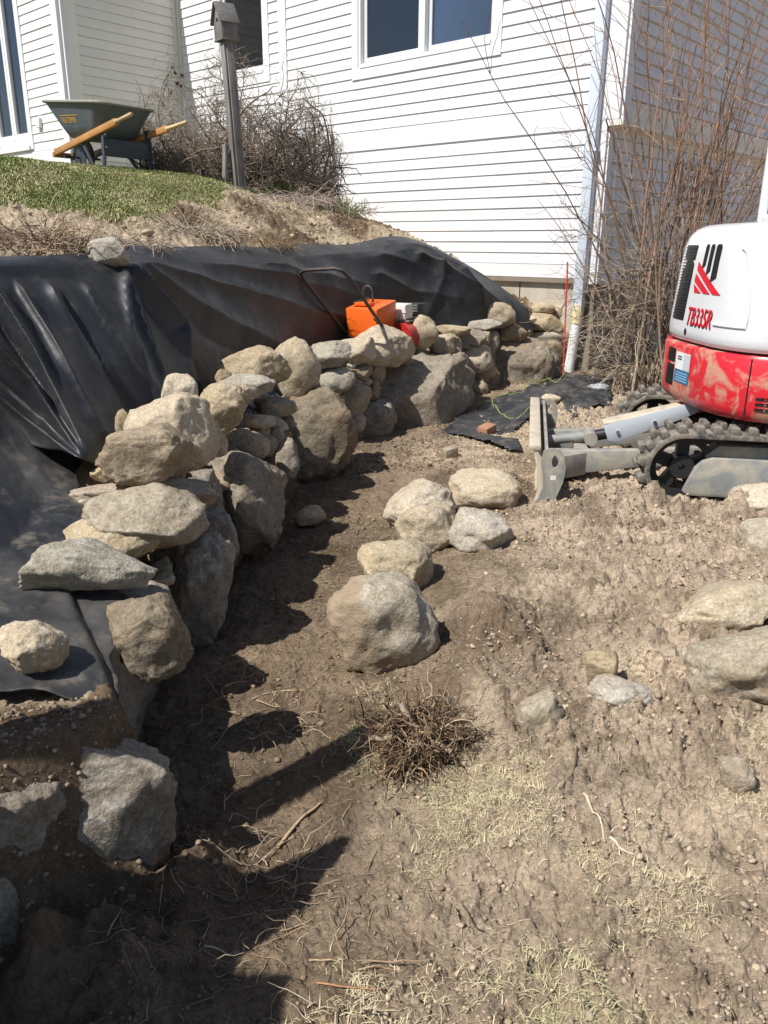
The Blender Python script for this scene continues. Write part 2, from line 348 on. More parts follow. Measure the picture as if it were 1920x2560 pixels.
# ------------------------------------------------------------------ terrain
FS = 1.1573
AZ = R(47.76)
hu = np.array([-math.sin(AZ), math.cos(AZ), 0]); hv = np.array([math.cos(AZ), math.sin(AZ), 0]); HC = np.array([2.39, 9.5, 0.])   # house corner, along the long wall, along the side wall
WALL = np.array([(-1.1, -4.), (-1.02, 0.), (-1.0, 1.1), (-.90, 1.46), (-.63, 1.70), (-0.60, 1.95), (-0.69, 2.63), (-0.68, 3.26), (-0.58, 4.35), (-0.22, 6.3), (0.85, 8.10), (1.95, 9.42), (2.39, 9.5), (9., 16.8), (30., 40.)])
TOP = np.array([(-6., -3.), (-3.2, -.5), (-2.6, 1.8), (-2.2, 3.1), (-1.8, 3.9), (-1.67, 4.29), (-1.54, 4.86), (-1.33, 5.54), (-1.05, 6.4), (-.66, 7.45), (-.12, 8.4), (.30, 8.85), (.80, 9.06), (1.17, 9.43), (1.55, 9.68), (2.5, 10.2), (9, 17.5), (28, 42)])
def sdist(x, y, PL):
    "distance to a polyline, positive on its left (uphill) side"
    best = np.full(np.shape(x), 1e9); sg = np.zeros(np.shape(x))
    for (ax, ay), (bx, by) in zip(PL[:-1], PL[1:]):
        dx, dy = bx - ax, by - ay; L2 = dx * dx + dy * dy
        t = np.clip(((x - ax) * dx + (y - ay) * dy) / L2, 0, 1); ex = x - ax - t * dx; ey = y - ay - t * dy
        d = np.hypot(ex, ey); s = np.where(dx * (y - ay) - dy * (x - ax) >= 0, 1., -1.)
        m = d < best - 1e-9; best = np.where(m, d, best); sg = np.where(m, s, sg)
    return best * sg
def tps(P):
    P = np.array(P, float); n = len(P); d = np.hypot(P[:, None, 0] - P[None, :, 0], P[:, None, 1] - P[None, :, 1])
    K = d ** 2 * np.log(d + 1e-9) + np.eye(n) * 0.02; A = np.zeros((n + 3, n + 3)); A[:n, :n] = K; A[:n, n] = 1; A[:n, n + 1:] = P[:, :2]; A[n:, :n] = A[:n, n:].T
    w_ = np.linalg.solve(A, np.concatenate([P[:, 2], np.zeros(3)]))
    def f(x, y):
        r = w_[n] + w_[n + 1] * x + w_[n + 2] * y
        for k in range(n):
            q = np.hypot(x - P[k, 0], y - P[k, 1]); r = r + w_[k] * q * q * np.log(q + 1e-9)
        return r
    return f
zt = [1.75, 1.55, 1.46, 1.44, 1.44, 1.44, 1.46, 1.45, 1.44, 1.46, 1.50, 1.56, 1.37, 1.18, .92]
UP = [(p[0], p[1], z) for p, z in zip(TOP[:15], zt)]
UP += [(-3.25, 7.31, 2.22), (-2.74, 8.26, 2.24), (-2.48, 8.65, 2.25), (-1.52, 8.87, 2.11), (-2.41, 5.27, 1.60), (-1.84, 6.34, 1.74), (-1.4, 8.28, 2.02), (-.85, 8.5, 1.74), (-.05, 9.2, 1.72),
       (-1.71, 5.33, 1.55), (-1.15, 7.1, 1.58), (-4.3, 6.4, 2.1), (-5.5, 5.5, 2.1), (-4.5, 3.0, 1.85), (-1.35, 12.9, 2.3), (-.63, 12.24, 2.07), (-.03, 11.69, 1.78), (.53, 11.19, 1.54), (.91, 10.85, 1.36), (1.32, 10.47, 1.10), (1.68, 10.14, .95),
       (-4.78, 13.25, 2.66), (-3.4, 14.8, 2.5), (-6.6, 14.8, 2.86), (-3.8, 10.5, 2.38), (-2.2, 11., 2.28), (-7.5, 9.5, 2.5), (-9, 17., 3.0), (-.6, 10.2, 1.95)]
up_f = tps(UP)
LOW = [(-.5, .5, -.06), (-.35, 2., -.07), (-.45, 3., -.08), (-.35, 4.3, -.07), (.05, 6., -.02), (1., 7.6, .02), (2., 8.6, .08), (2.3, 9.2, .12), (0., 1.2, .0), (.6, 1.2, .05), (1.2, 1.6, .08), (.2, 2.3, .0), (.6, 2.6, .10), (1.4, 2.6, .14), (.1, 3.4, -.03), (.75, 3.6, .08), (1.5, 3.6, .10), (.6, 4.7, .0),
       (1.1, 4.5, .02), (1.7, 4.5, .03), (2.6, 4.6, .05), (1.3, 5.7, .02), (2., 5.4, .0), (2.8, 6.6, .0), (4., 5., .05), (4., 9., .1), (2.5, 2., .15), (5, 0, .1), (0, -3, .02), (3, -3, .05)]
low_f = tps(LOW)
def zbf(y): return np.interp(y, [-2, .3, .9, 1.1, 1.3, 1.5, 1.9, 2.6, 3.4, 4.4, 6.4, 8.2, 9.4], [1.6, 1.55, 1.35, 1.15, .75, .44, .38, .40, .46, .50, .50, .55, .62])  # first heights raise an unseen bank beside the camera to shade the foreground
def clods(x, y, cell, s, lo=.25, hi=.55, p=.6):
    "height of round-topped lumps scattered one per cell"
    gx_, gy_ = np.floor(x / cell), np.floor(y / cell); best = np.zeros(x.shape)
    for a in (-1, 0, 1):
        for b in (-1, 0, 1):
            ix, iy = gx_ + a, gy_ + b; z0 = np.zeros_like(ix); h1, h2, h3, h4 = (_h(ix, iy, z0 + k, s) for k in range(4))
            r = cell * (lo + (hi - lo) * h3 ** 2); ex_ = x - (ix + h1) * cell; ey_ = y - (iy + h2) * cell; an = h3 * 6.28; e1 = ex_ * np.cos(an) + ey_ * np.sin(an); e2 = (ey_ * np.cos(an) - ex_ * np.sin(an)) * (1 + .7 * h1)
            d = np.abs(e1) ** 2.6 + np.abs(e2) ** 2.6; best = np.maximum(best, np.where(h4 < p, r * np.clip(1 - d / r ** 2.6, 0, 1) ** .55 * (.5 + .5 * h2), 0))
    return best
def soil_h(x, y, detail=True):
    x = np.asarray(x, float); y = np.asarray(y, float); rr = np.hypot(x, y); far = sstep(10, 22, rr)
    sw = sdist(x, y, WALL); st = sdist(x, y, TOP)
    xx = np.clip(x, -11, 6); yy = np.clip(y, -4, 19)
    lo = low_f(np.clip(x, -1, 4.5), np.clip(y, -3, 10)); upz = np.clip(up_f(xx, yy), .6, 3.4)
    zb = zbf(y)
    s0 = np.interp(y, [5.5, 7., 8.3, 9.2], [.42, .9, .85, .5]); a = np.clip((sw - s0) / np.maximum(sw - s0 - st, 1e-3), 0, 1); a = np.where(sw < s0, 0, a)
    mid = zb + (upz - zb) * (a ** 2.1)
    hi = np.where(st > 0, upz, mid)
    ka = np.interp(y, [1.1, 1.9, 2.5], [-.06, -.03, .22]); k = sstep(0, 1, (sw - ka) / np.interp(y, [1.0, 1.5, 1.9, 2.5], [.2, .15, .17, .20]))
    z = lo * (1 - k) + hi * k
    z = z + k * .55 * sstep(1.35, 1.05, y) * fbm(xy3(x, y, 2.6), 3, 63)  # ragged crest on the unseen bank, added to break up its shadow edge
    if detail:
        q = xy3(x, y); lower = 1 - k
        rough_zone = np.clip(sstep(-.35, .7, x - np.interp(y, [1.5, 2.2, 2.9, 3.6, 4.6, 6.], [.0, .15, .35, .55, .75, 1.1])), .28, 1) * (1 - far)
        n = fbm(q * 2.1, 3, 5) * .035 + fbm(q * 7.5, 4, 9) * .018 + (np.abs(fbm(q * 17 + 2, 4, 25, .6)) - .3) * .034
        b = 1 - np.abs(fbm(q * 11 + 4, 4, 21)); n += (b - .6) * .035
        b2 = np.abs(fbm(q * 26 + 9, 3, 31)); n += (b2 - .3) * .016
        wx_ = x + .02 * fbm(q * 14, 2, 101); wy_ = y + .02 * fbm(q * 14 + 7, 2, 103); cm = .35 + 1.0 * sstep(-.3, .4, fbm(q * 2.3, 2, 105))
        n += (clods(wx_, wy_, .17, 5, .2, .5, .35) * .5 * sstep(.2, .8, rough_zone) + clods(wx_, wy_, .095, 7, .2, .5, .5) * .85 + clods(wx_, wy_, .040, 9, .25, .55, .65) * 1.2 + clods(wx_, wy_, .018, 13, .3, .6, .75) * 1.2 * sstep(6, 3, rr)) * cm
        lawn = LAWN(x, y)
        amp = np.where(k > .5, np.where(lawn > .5, .25, np.clip(.15 + 2.2 * (st - .05), .15, .8)), rough_zone)
        gr = sstep(2.6, 1.5, y) * sstep(-.1, .5, x); amp = amp * np.where(k > .5, 1, 1 - .3 * gr)
        z = z + n * amp
        # soil lip beside the trench and round the big stone
        for cx, cy, rx_, ry_, hh in ((-.72, 1.42, .22, .16, .16), (-.52, 1.72, .10, .2, .10), (.42, 2.95, .17, .28, .13), (.30, 2.42, .22, .16, .06), (.55, 3.42, .2, .14, .06), (1.75, 3.0, .35, .25, .07), (1.0, 4.2, .35, .15, .07), (1.45, 4.62, .24, .14, .13), (1.78, 4.70, .18, .10, .07), (2.2, 4.55, .4, .10, .07), (.8, 5.2, .16, .2, .09), (1.5, 6.4, .25, .2, .12)):
            z = z + hh * np.exp(-(((x - cx) / rx_) ** 2 + ((y - cy) / ry_) ** 2)) * lower * (1 + .5 * fbm(q * 9, 3, 3))
        for cx, cy, rr_, hh in ((-.25, 1.75, .22, .05), (.2, 1.55, .3, .04), (-.1, 4.9, .4, .03)):
            z = z - hh * np.exp(-((x - cx) ** 2 + (y - cy) ** 2) / rr_ ** 2) * lower
    return z
def LAWN(x, y):
    "1 where the upper lawn grows; its ragged lower edge runs up to the bird house"
    x = np.asarray(x, float); y = np.asarray(y, float)
    e = np.interp(x, [-12, -3, -2.42, -1.84, -1.45, -1.2, 3], [4.4, 5.1, 5.6, 6.6, 8.2, 10.2, 30.])
    e = e + .5 * fbm(xy3(x, y, 2.3), 4, 77, .65)
    return np.where((y > e) & (sdist(x, y, TOP) > .3), 1., 0.)

def ground():
    th = np.concatenate([np.linspace(-180, -75, 60, endpoint=False), np.linspace(-75, -34, 90, endpoint=False), np.linspace(-34, 34, 600, endpoint=False), np.linspace(34, 180, 70, endpoint=False)])
    r = np.concatenate([[.12, .25, .4], np.geomspace(.7, 16, 860), np.geomspace(18, 160, 24)])
    TH, RR = np.meshgrid(np.radians(th), r, indexing='ij'); x = (RR * np.sin(TH)).ravel(); y = (RR * np.cos(TH)).ravel()
    z = soil_h(x, y); nt_, nr = len(th), len(r)
    i = np.arange(nt_)[:, None]; j = np.arange(nr - 1)[None]; i2 = (i + 1) % nt_
    Fq = np.stack([i * nr + j, i * nr + j + 1, i2 * nr + j + 1, i2 * nr + j], -1).reshape(-1, 4)[:, ::-1]
    V = np.stack([x, y, z], -1)
    o = mobj('ground', V, Fq, M['soil'], smooth=True)
    q = xy3(x, y); sw = sdist(x, y, WALL); lawn = LAWN(x, y)
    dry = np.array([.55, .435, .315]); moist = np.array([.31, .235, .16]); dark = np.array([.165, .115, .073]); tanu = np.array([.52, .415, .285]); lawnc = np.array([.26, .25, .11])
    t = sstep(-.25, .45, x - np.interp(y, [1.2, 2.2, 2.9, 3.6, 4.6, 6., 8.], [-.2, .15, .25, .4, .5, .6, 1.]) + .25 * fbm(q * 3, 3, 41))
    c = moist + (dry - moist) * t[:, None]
    c = c + (dry * 1.02 - c) * (sstep(5, 6.6, y) * .75)[:, None]
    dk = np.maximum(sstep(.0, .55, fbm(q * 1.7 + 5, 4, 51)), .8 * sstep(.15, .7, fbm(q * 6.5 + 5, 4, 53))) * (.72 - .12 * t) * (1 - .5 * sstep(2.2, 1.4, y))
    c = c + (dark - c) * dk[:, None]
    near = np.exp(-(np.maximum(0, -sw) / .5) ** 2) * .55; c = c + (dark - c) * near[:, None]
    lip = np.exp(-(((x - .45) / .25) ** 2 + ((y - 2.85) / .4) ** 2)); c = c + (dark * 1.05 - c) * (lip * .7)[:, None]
    upm = (sw > .2); uc = tanu + (dark * 1.2 - tanu) * sstep(.1, .6, fbm(q * 2.4, 4, 61))[:, None]; uc = uc + (lawnc - uc) * (lawn * .85)[:, None]
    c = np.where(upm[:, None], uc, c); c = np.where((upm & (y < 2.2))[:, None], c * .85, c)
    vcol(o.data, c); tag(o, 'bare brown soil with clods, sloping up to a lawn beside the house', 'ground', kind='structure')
    return o
ground()

# quick height look-up for placing small things
_gx = np.arange(-6, 4.6, .02); _gy = np.arange(.2, 13, .02); _GX, _GY = np.meshgrid(_gx, _gy, indexing='ij'); _GZ = soil_h(_GX.ravel(), _GY.ravel()).reshape(_GX.shape)
def hq(x, y):
    fx = np.clip((np.asarray(x, float) + 6) / .02, 0, len(_gx) - 1.001); fy = np.clip((np.asarray(y, float) - .2) / .02, 0, len(_gy) - 1.001); i = fx.astype(int); j = fy.astype(int); a = fx - i; b = fy - j
    return (_GZ[i, j] * (1 - a) + _GZ[i + 1, j] * a) * (1 - b) + (_GZ[i, j + 1] * (1 - a) + _GZ[i + 1, j + 1] * a) * b
# ------------------------------------------------------------------ house
house = empty('house', tuple(HC), X=-hu, Y=hv * 1.0)     # local x = -t (t runs along the long wall from the corner), local y into the house
tag(house, 'white clapboard house with paired windows standing above the stone wall', 'house')
# local frame of a wall: P(t, z, off) with off positive outwards
def wall_frame(o, d, nrm): return lambda t, z, off=0.: tuple(o + d * t + nrm * off + np.array([0, 0, z]))
hm = house.matrix_world.inverted()
def loc(p): return tuple(hm @ Vector(p))
def boxw(fr, t0, t1, z0, z1, o0, o1):
    V = [loc(fr(t, z, o)) for t in (t0, t1) for o in (o0, o1) for z in (z0, z1)]
    return V, [(0, 1, 3, 2), (4, 6, 7, 5), (0, 4, 5, 1), (2, 3, 7, 6), (0, 2, 6, 4), (1, 5, 7, 3)]
def part(name, fr, rects, m, parent=house, bevel=0):
    b = MB()
    for q in rects: b.add(*boxw(fr, *q))
    return b.build(name, m, parent, bevel=bevel)
rngb = random.Random(4)
def clapboards(wall, fr, spans, rows, m, deep=0.):
    "one wedge board per row and span"
    for (z0, z1) in rows:
        for (t0, t1, za, zb) in spans:
            if z1 <= za + .02 or z0 >= zb - .02: continue
            cuts = [t0, t1]
            if t1 - t0 > 3.2: cuts = [t0, t0 + (t1 - t0) * rngb.uniform(.3, .7), t1]
            for a, b in zip(cuts[:-1], cuts[1:]):
                j = rngb.uniform(-.0015, .0015); g = .0012
                lo = max(z0, za); hi = min(z1, zb); P = [(lo + deep * .3, .002), (lo + deep * .3, .021 + j + deep), (hi - .001, .0075), (hi - .001, .002)]
                V = [loc(fr(t, z, o)) for t in (a + g, b - g) for z, o in P]
                MB().add(V, [(0, 1, 2, 3), (7, 6, 5, 4), (0, 4, 5, 1), (1, 5, 6, 2), (2, 6, 7, 3), (3, 7, 4, 0)]).build('clapboard', m, wall)
ROWS = [(1.37 + .127 * k, 1.37 + .127 * (k + 1)) for k in range(11)]
ROWS = [(a, min(b, 2.79)) for a, b in ROWS if a < 2.75] + [(3.04 + .1305 * k, 3.04 + .1305 * (k + 1)) for k in range(24)]
fm = wall_frame(HC, hu, -hv)                     # long wall
INN = HC + hu * 7.83; KC = INN - hv * 2.05
fd = wall_frame(INN, -hv, -hu)                   # wing wall in shade, t from inner corner outwards
fl = wall_frame(KC, hu, -hv)                     # far left wall
fs = wall_frame(HC, hv, -hu)                     # right side wall, lower
fso = wall_frame(HC - hu * .13, hv, -hu)         # right side wall, upper (overhangs)
ZT = 6.2
def window(fr, t0, t1, z0, z1, panes, trim=.11, sill=.13, lock=False):
    wn = part('window', fr, [(t0, t0 + trim, z0, z1, .0, .028), (t1 - trim, t1, z0, z1, .0, .028), (t0 + trim, t1 - trim, z0, z0 + sill, .0, .026), (t0 + trim, t1 - trim, z1 - .12, z1, .0, .026)], M['trim'])
    a, b = t0 + trim, t1 - trim; c, d = z0 + sill, z1 - .12
    part('window_frame', fr, [(a, a + .04, c, d, -.10, .014), (b - .04, b, c, d, -.10, .014), (a + .04, b - .04, c, c + .045, -.10, .034), (a + .04, b - .04, d - .04, d, -.10, .014)], M['trim'], wn)
    n = panes; wdt = (b - a - .08) / n
    for k in range(n):
        p0 = a + .04 + k * wdt; p1 = p0 + wdt
        if k: part('mullion', fr, [(p0 - .05, p0 + .05, c + .045, d - .04, -.10, .02)], M['trim'], wn)
        q0 = p0 + (.05 if k else 0); q1 = p1 - (.05 if k < n - 1 else 0)
        s = .055
        part('sash', fr, [(q0, q0 + s, c + .045, d - .04, -.085, -.05), (q1 - s, q1, c + .045, d - .04, -.085, -.05), (q0 + s, q1 - s, c + .045, c + .125, -.085, -.05), (q0 + s, q1 - s, d - .1, d - .04, -.085, -.05)], M['sash'], wn)
        part('pane', fr, [(q0 + s - .004, q1 - s + .004, c + .12, d - .095, -.072, -.068)], M['glass'], wn)
        part('insect_screen', fr, [(q0 + s - .004, q1 - s + .004, c + .12, d - .095, -.104, -.100)], M['screen'], wn)
    part('room_lining', fr, [(a, b, c, d, -.5, -.49)], M['room'], wn)
    return wn
# long wall body with openings
def wall_body(name, fr, t0, t1, z0, z1, holes, m, th=.14):
    b = MB(); ts = sorted({t0, t1, *[h[0] for h in holes], *[h[1] for h in holes]})
    for a, c in zip(ts[:-1], ts[1:]):
        hz = [(h[2], h[3]) for h in holes if h[0] <= a + 1e-6 and h[1] >= c - 1e-6]; z = z0
        for p, q in sorted(hz): b.add(*boxw(fr, a, c, z, p, -th, 0)); z = q
        if z < z1: b.add(*boxw(fr, a, c, z, z1, -th, 0))
    return b.build(name, m, house)
W1 = (1.44, 3.85, 3.67, 5.35); W2 = (5.55, 6.84, 3.86, 5.6)
hole = lambda w: (w[0] + .10, w[1] - .10, w[2] + .12, w[3] - .11)
lw = wall_body('wall', fm, .0, 7.83, 1.16, ZT, [hole(W1), hole(W2)], M['white']); lw['label'] = 'long sunlit wall of white clapboards'
def spans(t0, t1, wins):
    out = []; ts = sorted(wins); cur = t0
    for w_ in ts:
        out.append((cur, w_[0], 0, 99)); out.append((w_[0], w_[1], 0, w_[2])); out.append((w_[0], w_[1], w_[3], 99)); cur = w_[1]
    out.append((cur, t1, 0, 99)); return out
clapboards(lw, fm, spans(.145, 5.16, [W1]), ROWS, M['white'])
clapboards(lw, fm, spans(5.33, 7.72, [W2]), [r for r in ROWS if r[1] > 2.0], M['white'])
part('skirt_board', fm, [(.145, 5.16, 1.215, 1.366, 0, .016)], M['white'], lw)
part('band_board', fm, [(.145, 5.16, 2.795, 2.93, .0, .017)], M['white'], lw); part('band_board', fm, [(.145, 5.16, 2.931, 3.036, .0, .015)], M['white'], lw)
part('band_board', fm, [(5.33, 7.72, 2.795, 3.036, .0, .016)], M['white'], lw)
part('trim_board', fm, [(5.163, 5.327, 1.6, ZT, 0, .03)], M['trim'])
part('trim_board', fm, [(7.723, 7.826, 1.6, ZT, 0, .028)], M['cream'])
part('corner_board', fm, [(0.0, .142, 1.16, 2.86, 0, .03)], M['trim']); part('corner_board', fm, [(-.13, .142, 2.862, ZT, 0, .032)], M['trim'])
window(fm, *W1, 2); window(fm, *W2, 1)
part('foundation', fm, [(.02, 5.6, -.3, 1.158, -.2, -.03)], M['concrete'])
for t in (1.02, 2.3): part('joint', fm, [(t, t + .012, .2, 1.15, -.03, -.026)], M['blackgap'])
part('drip_edge', fm, [(.0, 5.6, 1.16, 1.21, 0, .024)], M['brownpanel'])
# stepped foundation trim where the grade climbs
b = MB(); b.add([loc(fm(t, z, o)) for o in (.0, .035) for t, z in ((3.25, 1.72), (4.02, 2.16), (4.02, 2.26), (3.20, 1.80))], [(0, 1, 2, 3), (7, 6, 5, 4), (0, 4, 5, 1), (1, 5, 6, 2), (2, 6, 7, 3), (3, 7, 4, 0)]); b.build('sloping_trim', M['cream'], house)
# wing wall in shade
dw = wall_body('wall', fd, 0.0, 2.05, 2.2, ZT, [], M['cream']); dw['label'] = 'cream clapboard wall in shade behind the wheelbarrow'
clapboards(dw, fd, [(.10, 1.77, 0, 99)], [(2.66 + .1305 * k, 2.66 + .1305 * (k + 1)) for k in range(27)], M['cream'], .008)
part('corner_board', fd, [(1.772, 2.048, 2.3, ZT, 0, .026)], M['cream']); part('skirt_board', fd, [(.03, 1.77, 2.3, 2.657, 0, .018)], M['cream'], dw)
part('corner_board', fd, [(.032, .098, 2.3, ZT, 0, .024)], M['cream'])
part('downspout', fd, [(1.97, 2.03, 2.75, ZT, .027, .075)], M['trim'])
# far left wall with glazed door
DR = (1.16, 3.3, 3.03, 5.35)
l2 = wall_body('wall', fl, 0.0, 5.0, 2.2, ZT, [(DR[0] + .05, DR[1], DR[2] + .05, DR[3])], M['white']); l2['label'] = 'narrow sunlit clapboard wall beside the glazed door'
clapboards(l2, fl, [(.148, 1.16, 0, 99)], [(2.96 + .127 * k, 2.96 + .127 * (k + 1)) for k in range(25)], M['white'])
part('corner_board', fl, [(-.028, .146, 2.3, ZT, 0, .03)], M['trim']); part('skirt_board', fl, [(.148, 5.0, 2.3, 2.955, 0, .022)], M['white'], l2)
gd = part('glazed_door', fl, [(1.163, 1.25, 3.0, 5.4, 0, .03), (1.25, 3.3, 2.99, 3.05, 0, .06)], M['trim'])
for a, c in ((1.252, 1.80), (1.81, 2.40)):
    lf = part('door_leaf', fl, [(a, a + .075, 3.052, 5.4, -.05, .015), (c - .075, c, 3.052, 5.4, -.05, .015), (a + .075, c - .075, 3.052, 3.25, -.05, .015)], M['trim'], gd)
    part('pane', fl, [(a + .07, c - .07, 3.245, 5.4, -.03, -.026)], M['glass'], gd)
part('room_lining', fl, [(1.25, 3.2, 3.05, 5.4, -.8, -.79)], M['room'], gd)
part('outlet_cover', fl, [(.80, .93, 3.28, 3.42, .018, .07)], M['trim'], house, .006)
# right side wall
sw_ = wall_body('wall', fs, 0.0, 9, 1.16, 2.86, [], M['cream']); sw_['label'] = 'shaded clapboard wall behind the tall bare shrub'
clapboards(sw_, fs, [(.12, 9, 0, 99)], [(1.17 + .127 * k, min(1.17 + .127 * (k + 1), 2.82)) for k in range(13)], M['white'], .016)
part('corner_board', fs, [(.002, .118, 1.162, 2.86, 0, .022)], M['trim'])
su = wall_body('wall', fso, 0.0, 9, 2.862, ZT, [], M['cream'], .25); su['label'] = 'upper shaded clapboard wall overhanging the wall below'
clapboards(su, fso, [(.16, 9, 0, 99)], [(3.06 + .1305 * k, 3.06 + .1305 * (k + 1)) for k in range(24)], M['white'], .02)
part('corner_board', fso, [(.002, .158, 2.866, ZT, 0, .03)], M['trim']); part('skirt_board', fso, [(.16, 9, 2.866, 3.056, 0, .02)], M['cream'], su)
part('overhang_ledge', fso, [(-.03, 9, 2.80, 2.861, -.13, .05)], M['cream'])
fnd = part('foundation', fs, [(.02, .95, -.3, 1.158, -.2, -.008), ], M['brownpanel']); part('foundation', fs, [(.955, 9, -.3, 1.158, -.2, -.035)], M['greypanel'])
for t in (.42, .44): part('joint', fs, [(t, t + .008, 0, 1.15, -.008, -.004)], M['blackgap'], fnd)
vent = part('basement_window', fs, [(1.9, 3.0, 2.0, 2.06, .02, .06), (1.9, 3.0, 2.52, 2.58, .02, .06), (1.9, 1.96, 2.06, 2.52, .02, .06), (2.94, 3.0, 2.06, 2.52, .02, .06), (2.42, 2.48, 2.06, 2.52, .02, .06)], M['greypanel'])
part('pane', fs, [(1.96, 2.94, 2.06, 2.52, .012, .024)], M['darkglass'], vent)
# downspout and drain pipe at the corner
part('downspout', fm, [(.08, .205, .86, ZT, .034, .125)], M['spout'], house, .012)
part('downspout_strap', fm, [(.06, .225, 2.55, 2.58, .032, .128)], M['spout'], house)
b = MB(); b.tube([loc(fm(.14, .93, .08)), loc(fm(.145, .72, .085))], .066, 20); b.build('pipe_coupling', M['tape'], house, smooth=True)
b = MB(); b.tube([loc(fm(.145, .73, .085)), loc(fm(.20, .02, .11))], .058, 20); b.build('drain_pipe', M['pvc'], house, smooth=True)
# roof so the house closes
b = MB(); r0 = [loc(HC - hu * .5 - hv * .35 + np.array([0, 0, ZT])), loc(HC + hu * 13 - hv * .35 + np.array([0, 0, ZT])), loc(HC + hu * 13 + hv * 9.5 + np.array([0, 0, ZT])), loc(HC - hu * .5 + hv * 9.5 + np.array([0, 0, ZT]))]
rg = [loc(HC - hu * .5 + hv * 4.6 + np.array([0, 0, ZT + 2.6])), loc(HC + hu * 13 + hv * 4.6 + np.array([0, 0, ZT + 2.6]))]
b.add(r0 + rg, [(0, 1, 5, 4), (2, 3, 4, 5), (0, 4, 3), (1, 2, 5), (3, 2, 1, 0)]).build('roof', M['brownpanel'], house)
# paving at the door
pv = MB()
for k in range(3):
    p = fl(1.25 + k * .55, 0, .45); o = MB().box((0, 0, 0), (.5, .34, .1), None).build('paving_stone', M['grey'], None, .02)
    o.location = (p[0], p[1], 2.80); o.rotation_euler.z = AZ + math.pi / 2; tag(o, ('grey paving stone at the right jamb of the glazed door', 'grey paving stone under the meeting rails of the glazed door', 'grey paving stone under the left leaf of the glazed door')[k], 'paving stone', 'paving stones at the glazed door')
# ------------------------------------------------------------------ stones
_ico = {}
def ico(n):
    if n not in _ico:
        bm = bmesh.new(); bmesh.ops.create_icosphere(bm, subdivisions=n, radius=1); bm.verts.ensure_lookup_table()
        _ico[n] = (np.array([v.co for v in bm.verts]), np.array([[v.index for v in f.verts] for f in bm.faces])); bm.free()
    return _ico[n]
def stone_shape(seed, ang=.5, rough=1., n=5, blk=None):
    V, Fc = ico(n); rg = np.random.RandomState(seed); V = V.copy(); q = rg.uniform(-50, 50, 3)
    blk = blk or (.74 if ang > .35 else .9); V = np.sign(V) * np.abs(V) ** blk                     # fuller than an ellipsoid
    V *= (1 + .20 * fbm(V * .9 + q, 2, seed % 97))[:, None]                      # big lumps
    for k in range(int(3 + 8 * ang)):                                            # flats broken off
        nn = rg.normal(size=3); nn /= np.linalg.norm(nn); o = rg.uniform(.68, .90) if ang > .4 else rg.uniform(.80, .97)
        d = V @ nn - o; V -= np.where(d > 0, d * (.88 if ang > .4 else .7), 0)[:, None] * nn
    V *= (1 + rough * (.05 * fbm(V * 2.6 + q, 3, 7) + .035 * (np.abs(fbm(V * 4 + q, 3, 13)) - .3) + .022 * fbm(V * 9 + q, 3, 19)))[:, None]
    mn, mx = V.min(0), V.max(0); V = (V - (mn + mx) / 2) / ((mx - mn) / 2)
    return V, Fc
def sw_at(p): return float(sdist(np.array([p[0]]), np.array([p[1]]), WALL)[0])
def gz(x, y): return float(hq(x, y))
def fit(bb, back=None, bury=.25, dep=.85, d=None, ground=None):
    "photo box -> centre and half sizes; distance from the wall face it sits in, or from the ground it lies on"
    x0, y0, x1, y1 = bb; cx, cy = (x0 + x1) / 2, (y0 + y1) / 2; r = ray(cx, cy); r = r / math.hypot(r[0], r[1])
    def dims(dd):
        p = O + r * dd; D = p[1] * cp - (p[2] - CAMH) * sp; a = (x1 - x0) / 2 / FPX * D; hv_ = (y1 - y0) / 2 / FPX * D
        b_ = dep * min(a, 1.6 * hv_); th = math.atan2(CAMH - p[2], dd); s2 = (hv_ ** 2 - (b_ * math.sin(th)) ** 2)
        if s2 < (.45 * hv_) ** 2: b_ = .85 * hv_ / max(.2, math.sin(th)) if math.sin(th) > .5 else b_; s2 = max(s2, (.55 * hv_) ** 2)
        return p, a, b_, math.sqrt(s2) / max(.5, math.cos(th))
    if d is not None: return dims(d)
    ds = np.linspace(.9, 12, 1400); P = O[None] + r[None] * ds[:, None]
    if back is not None:
        s = sdist(P[:, 0], P[:, 1], WALL) - back
        k = np.argmax(s > 0)
        return dims(ds[k])
    G = soil_h(P[:, 0], P[:, 1], False) if ground is None else np.full(len(ds), ground)
    for k in range(len(ds)):
        p, a, b_, c = dims(ds[k])
        if p[2] - c * (1 - 2 * bury) <= G[k]: return p, a, b_, c
    return dims(4.)
def place_stone(name, bb, kind='tan', ang=.5, rot=0, seed=1, parent=None, back=None, bury=.25, dep=.85, d=None, rough=1., n=None, ground=None, blk=None, grow=1.):
    p, a, b_, c = fit(bb, back, bury, dep, d, ground)
    px = (bb[2] - bb[0]) * .4; n = n or (5 if px > 45 else 4 if px > 16 else 3)
    V, Fc = stone_shape(seed, ang, rough, n, blk); a *= grow; b_ *= grow; c *= grow
    t = R(rot); k = 1 / max(.6, math.hypot(math.cos(t), math.sin(t) * c / a)); k2 = 1 / max(.6, math.hypot(math.cos(t), math.sin(t) * a / c))
    V = V * np.array([a * k, b_, c * k2])
    V = V @ np.array([[math.cos(t), 0, math.sin(t)], [0, 1, 0], [-math.sin(t), 0, math.cos(t)]])       # tilt about the depth axis
    f = np.array([p[0], p[1]]) / math.hypot(p[0], p[1]); rx_ = np.array([f[1], -f[0], 0]); fy = np.array([f[0], f[1], 0])
    V = V[:, :1] * rx_ + V[:, 1:2] * fy + V[:, 2:] * np.array([0, 0, 1.])
    o = mobj(name, V, Fc, M[kind], None, None, smooth=True)
    if parent is not None: o.parent = parent; o.location = Vector(p) - parent.location
    else: o.location = Vector(p)
    o['_r'] = 0; del o['_r']
    return o, p, (a, b_, c)
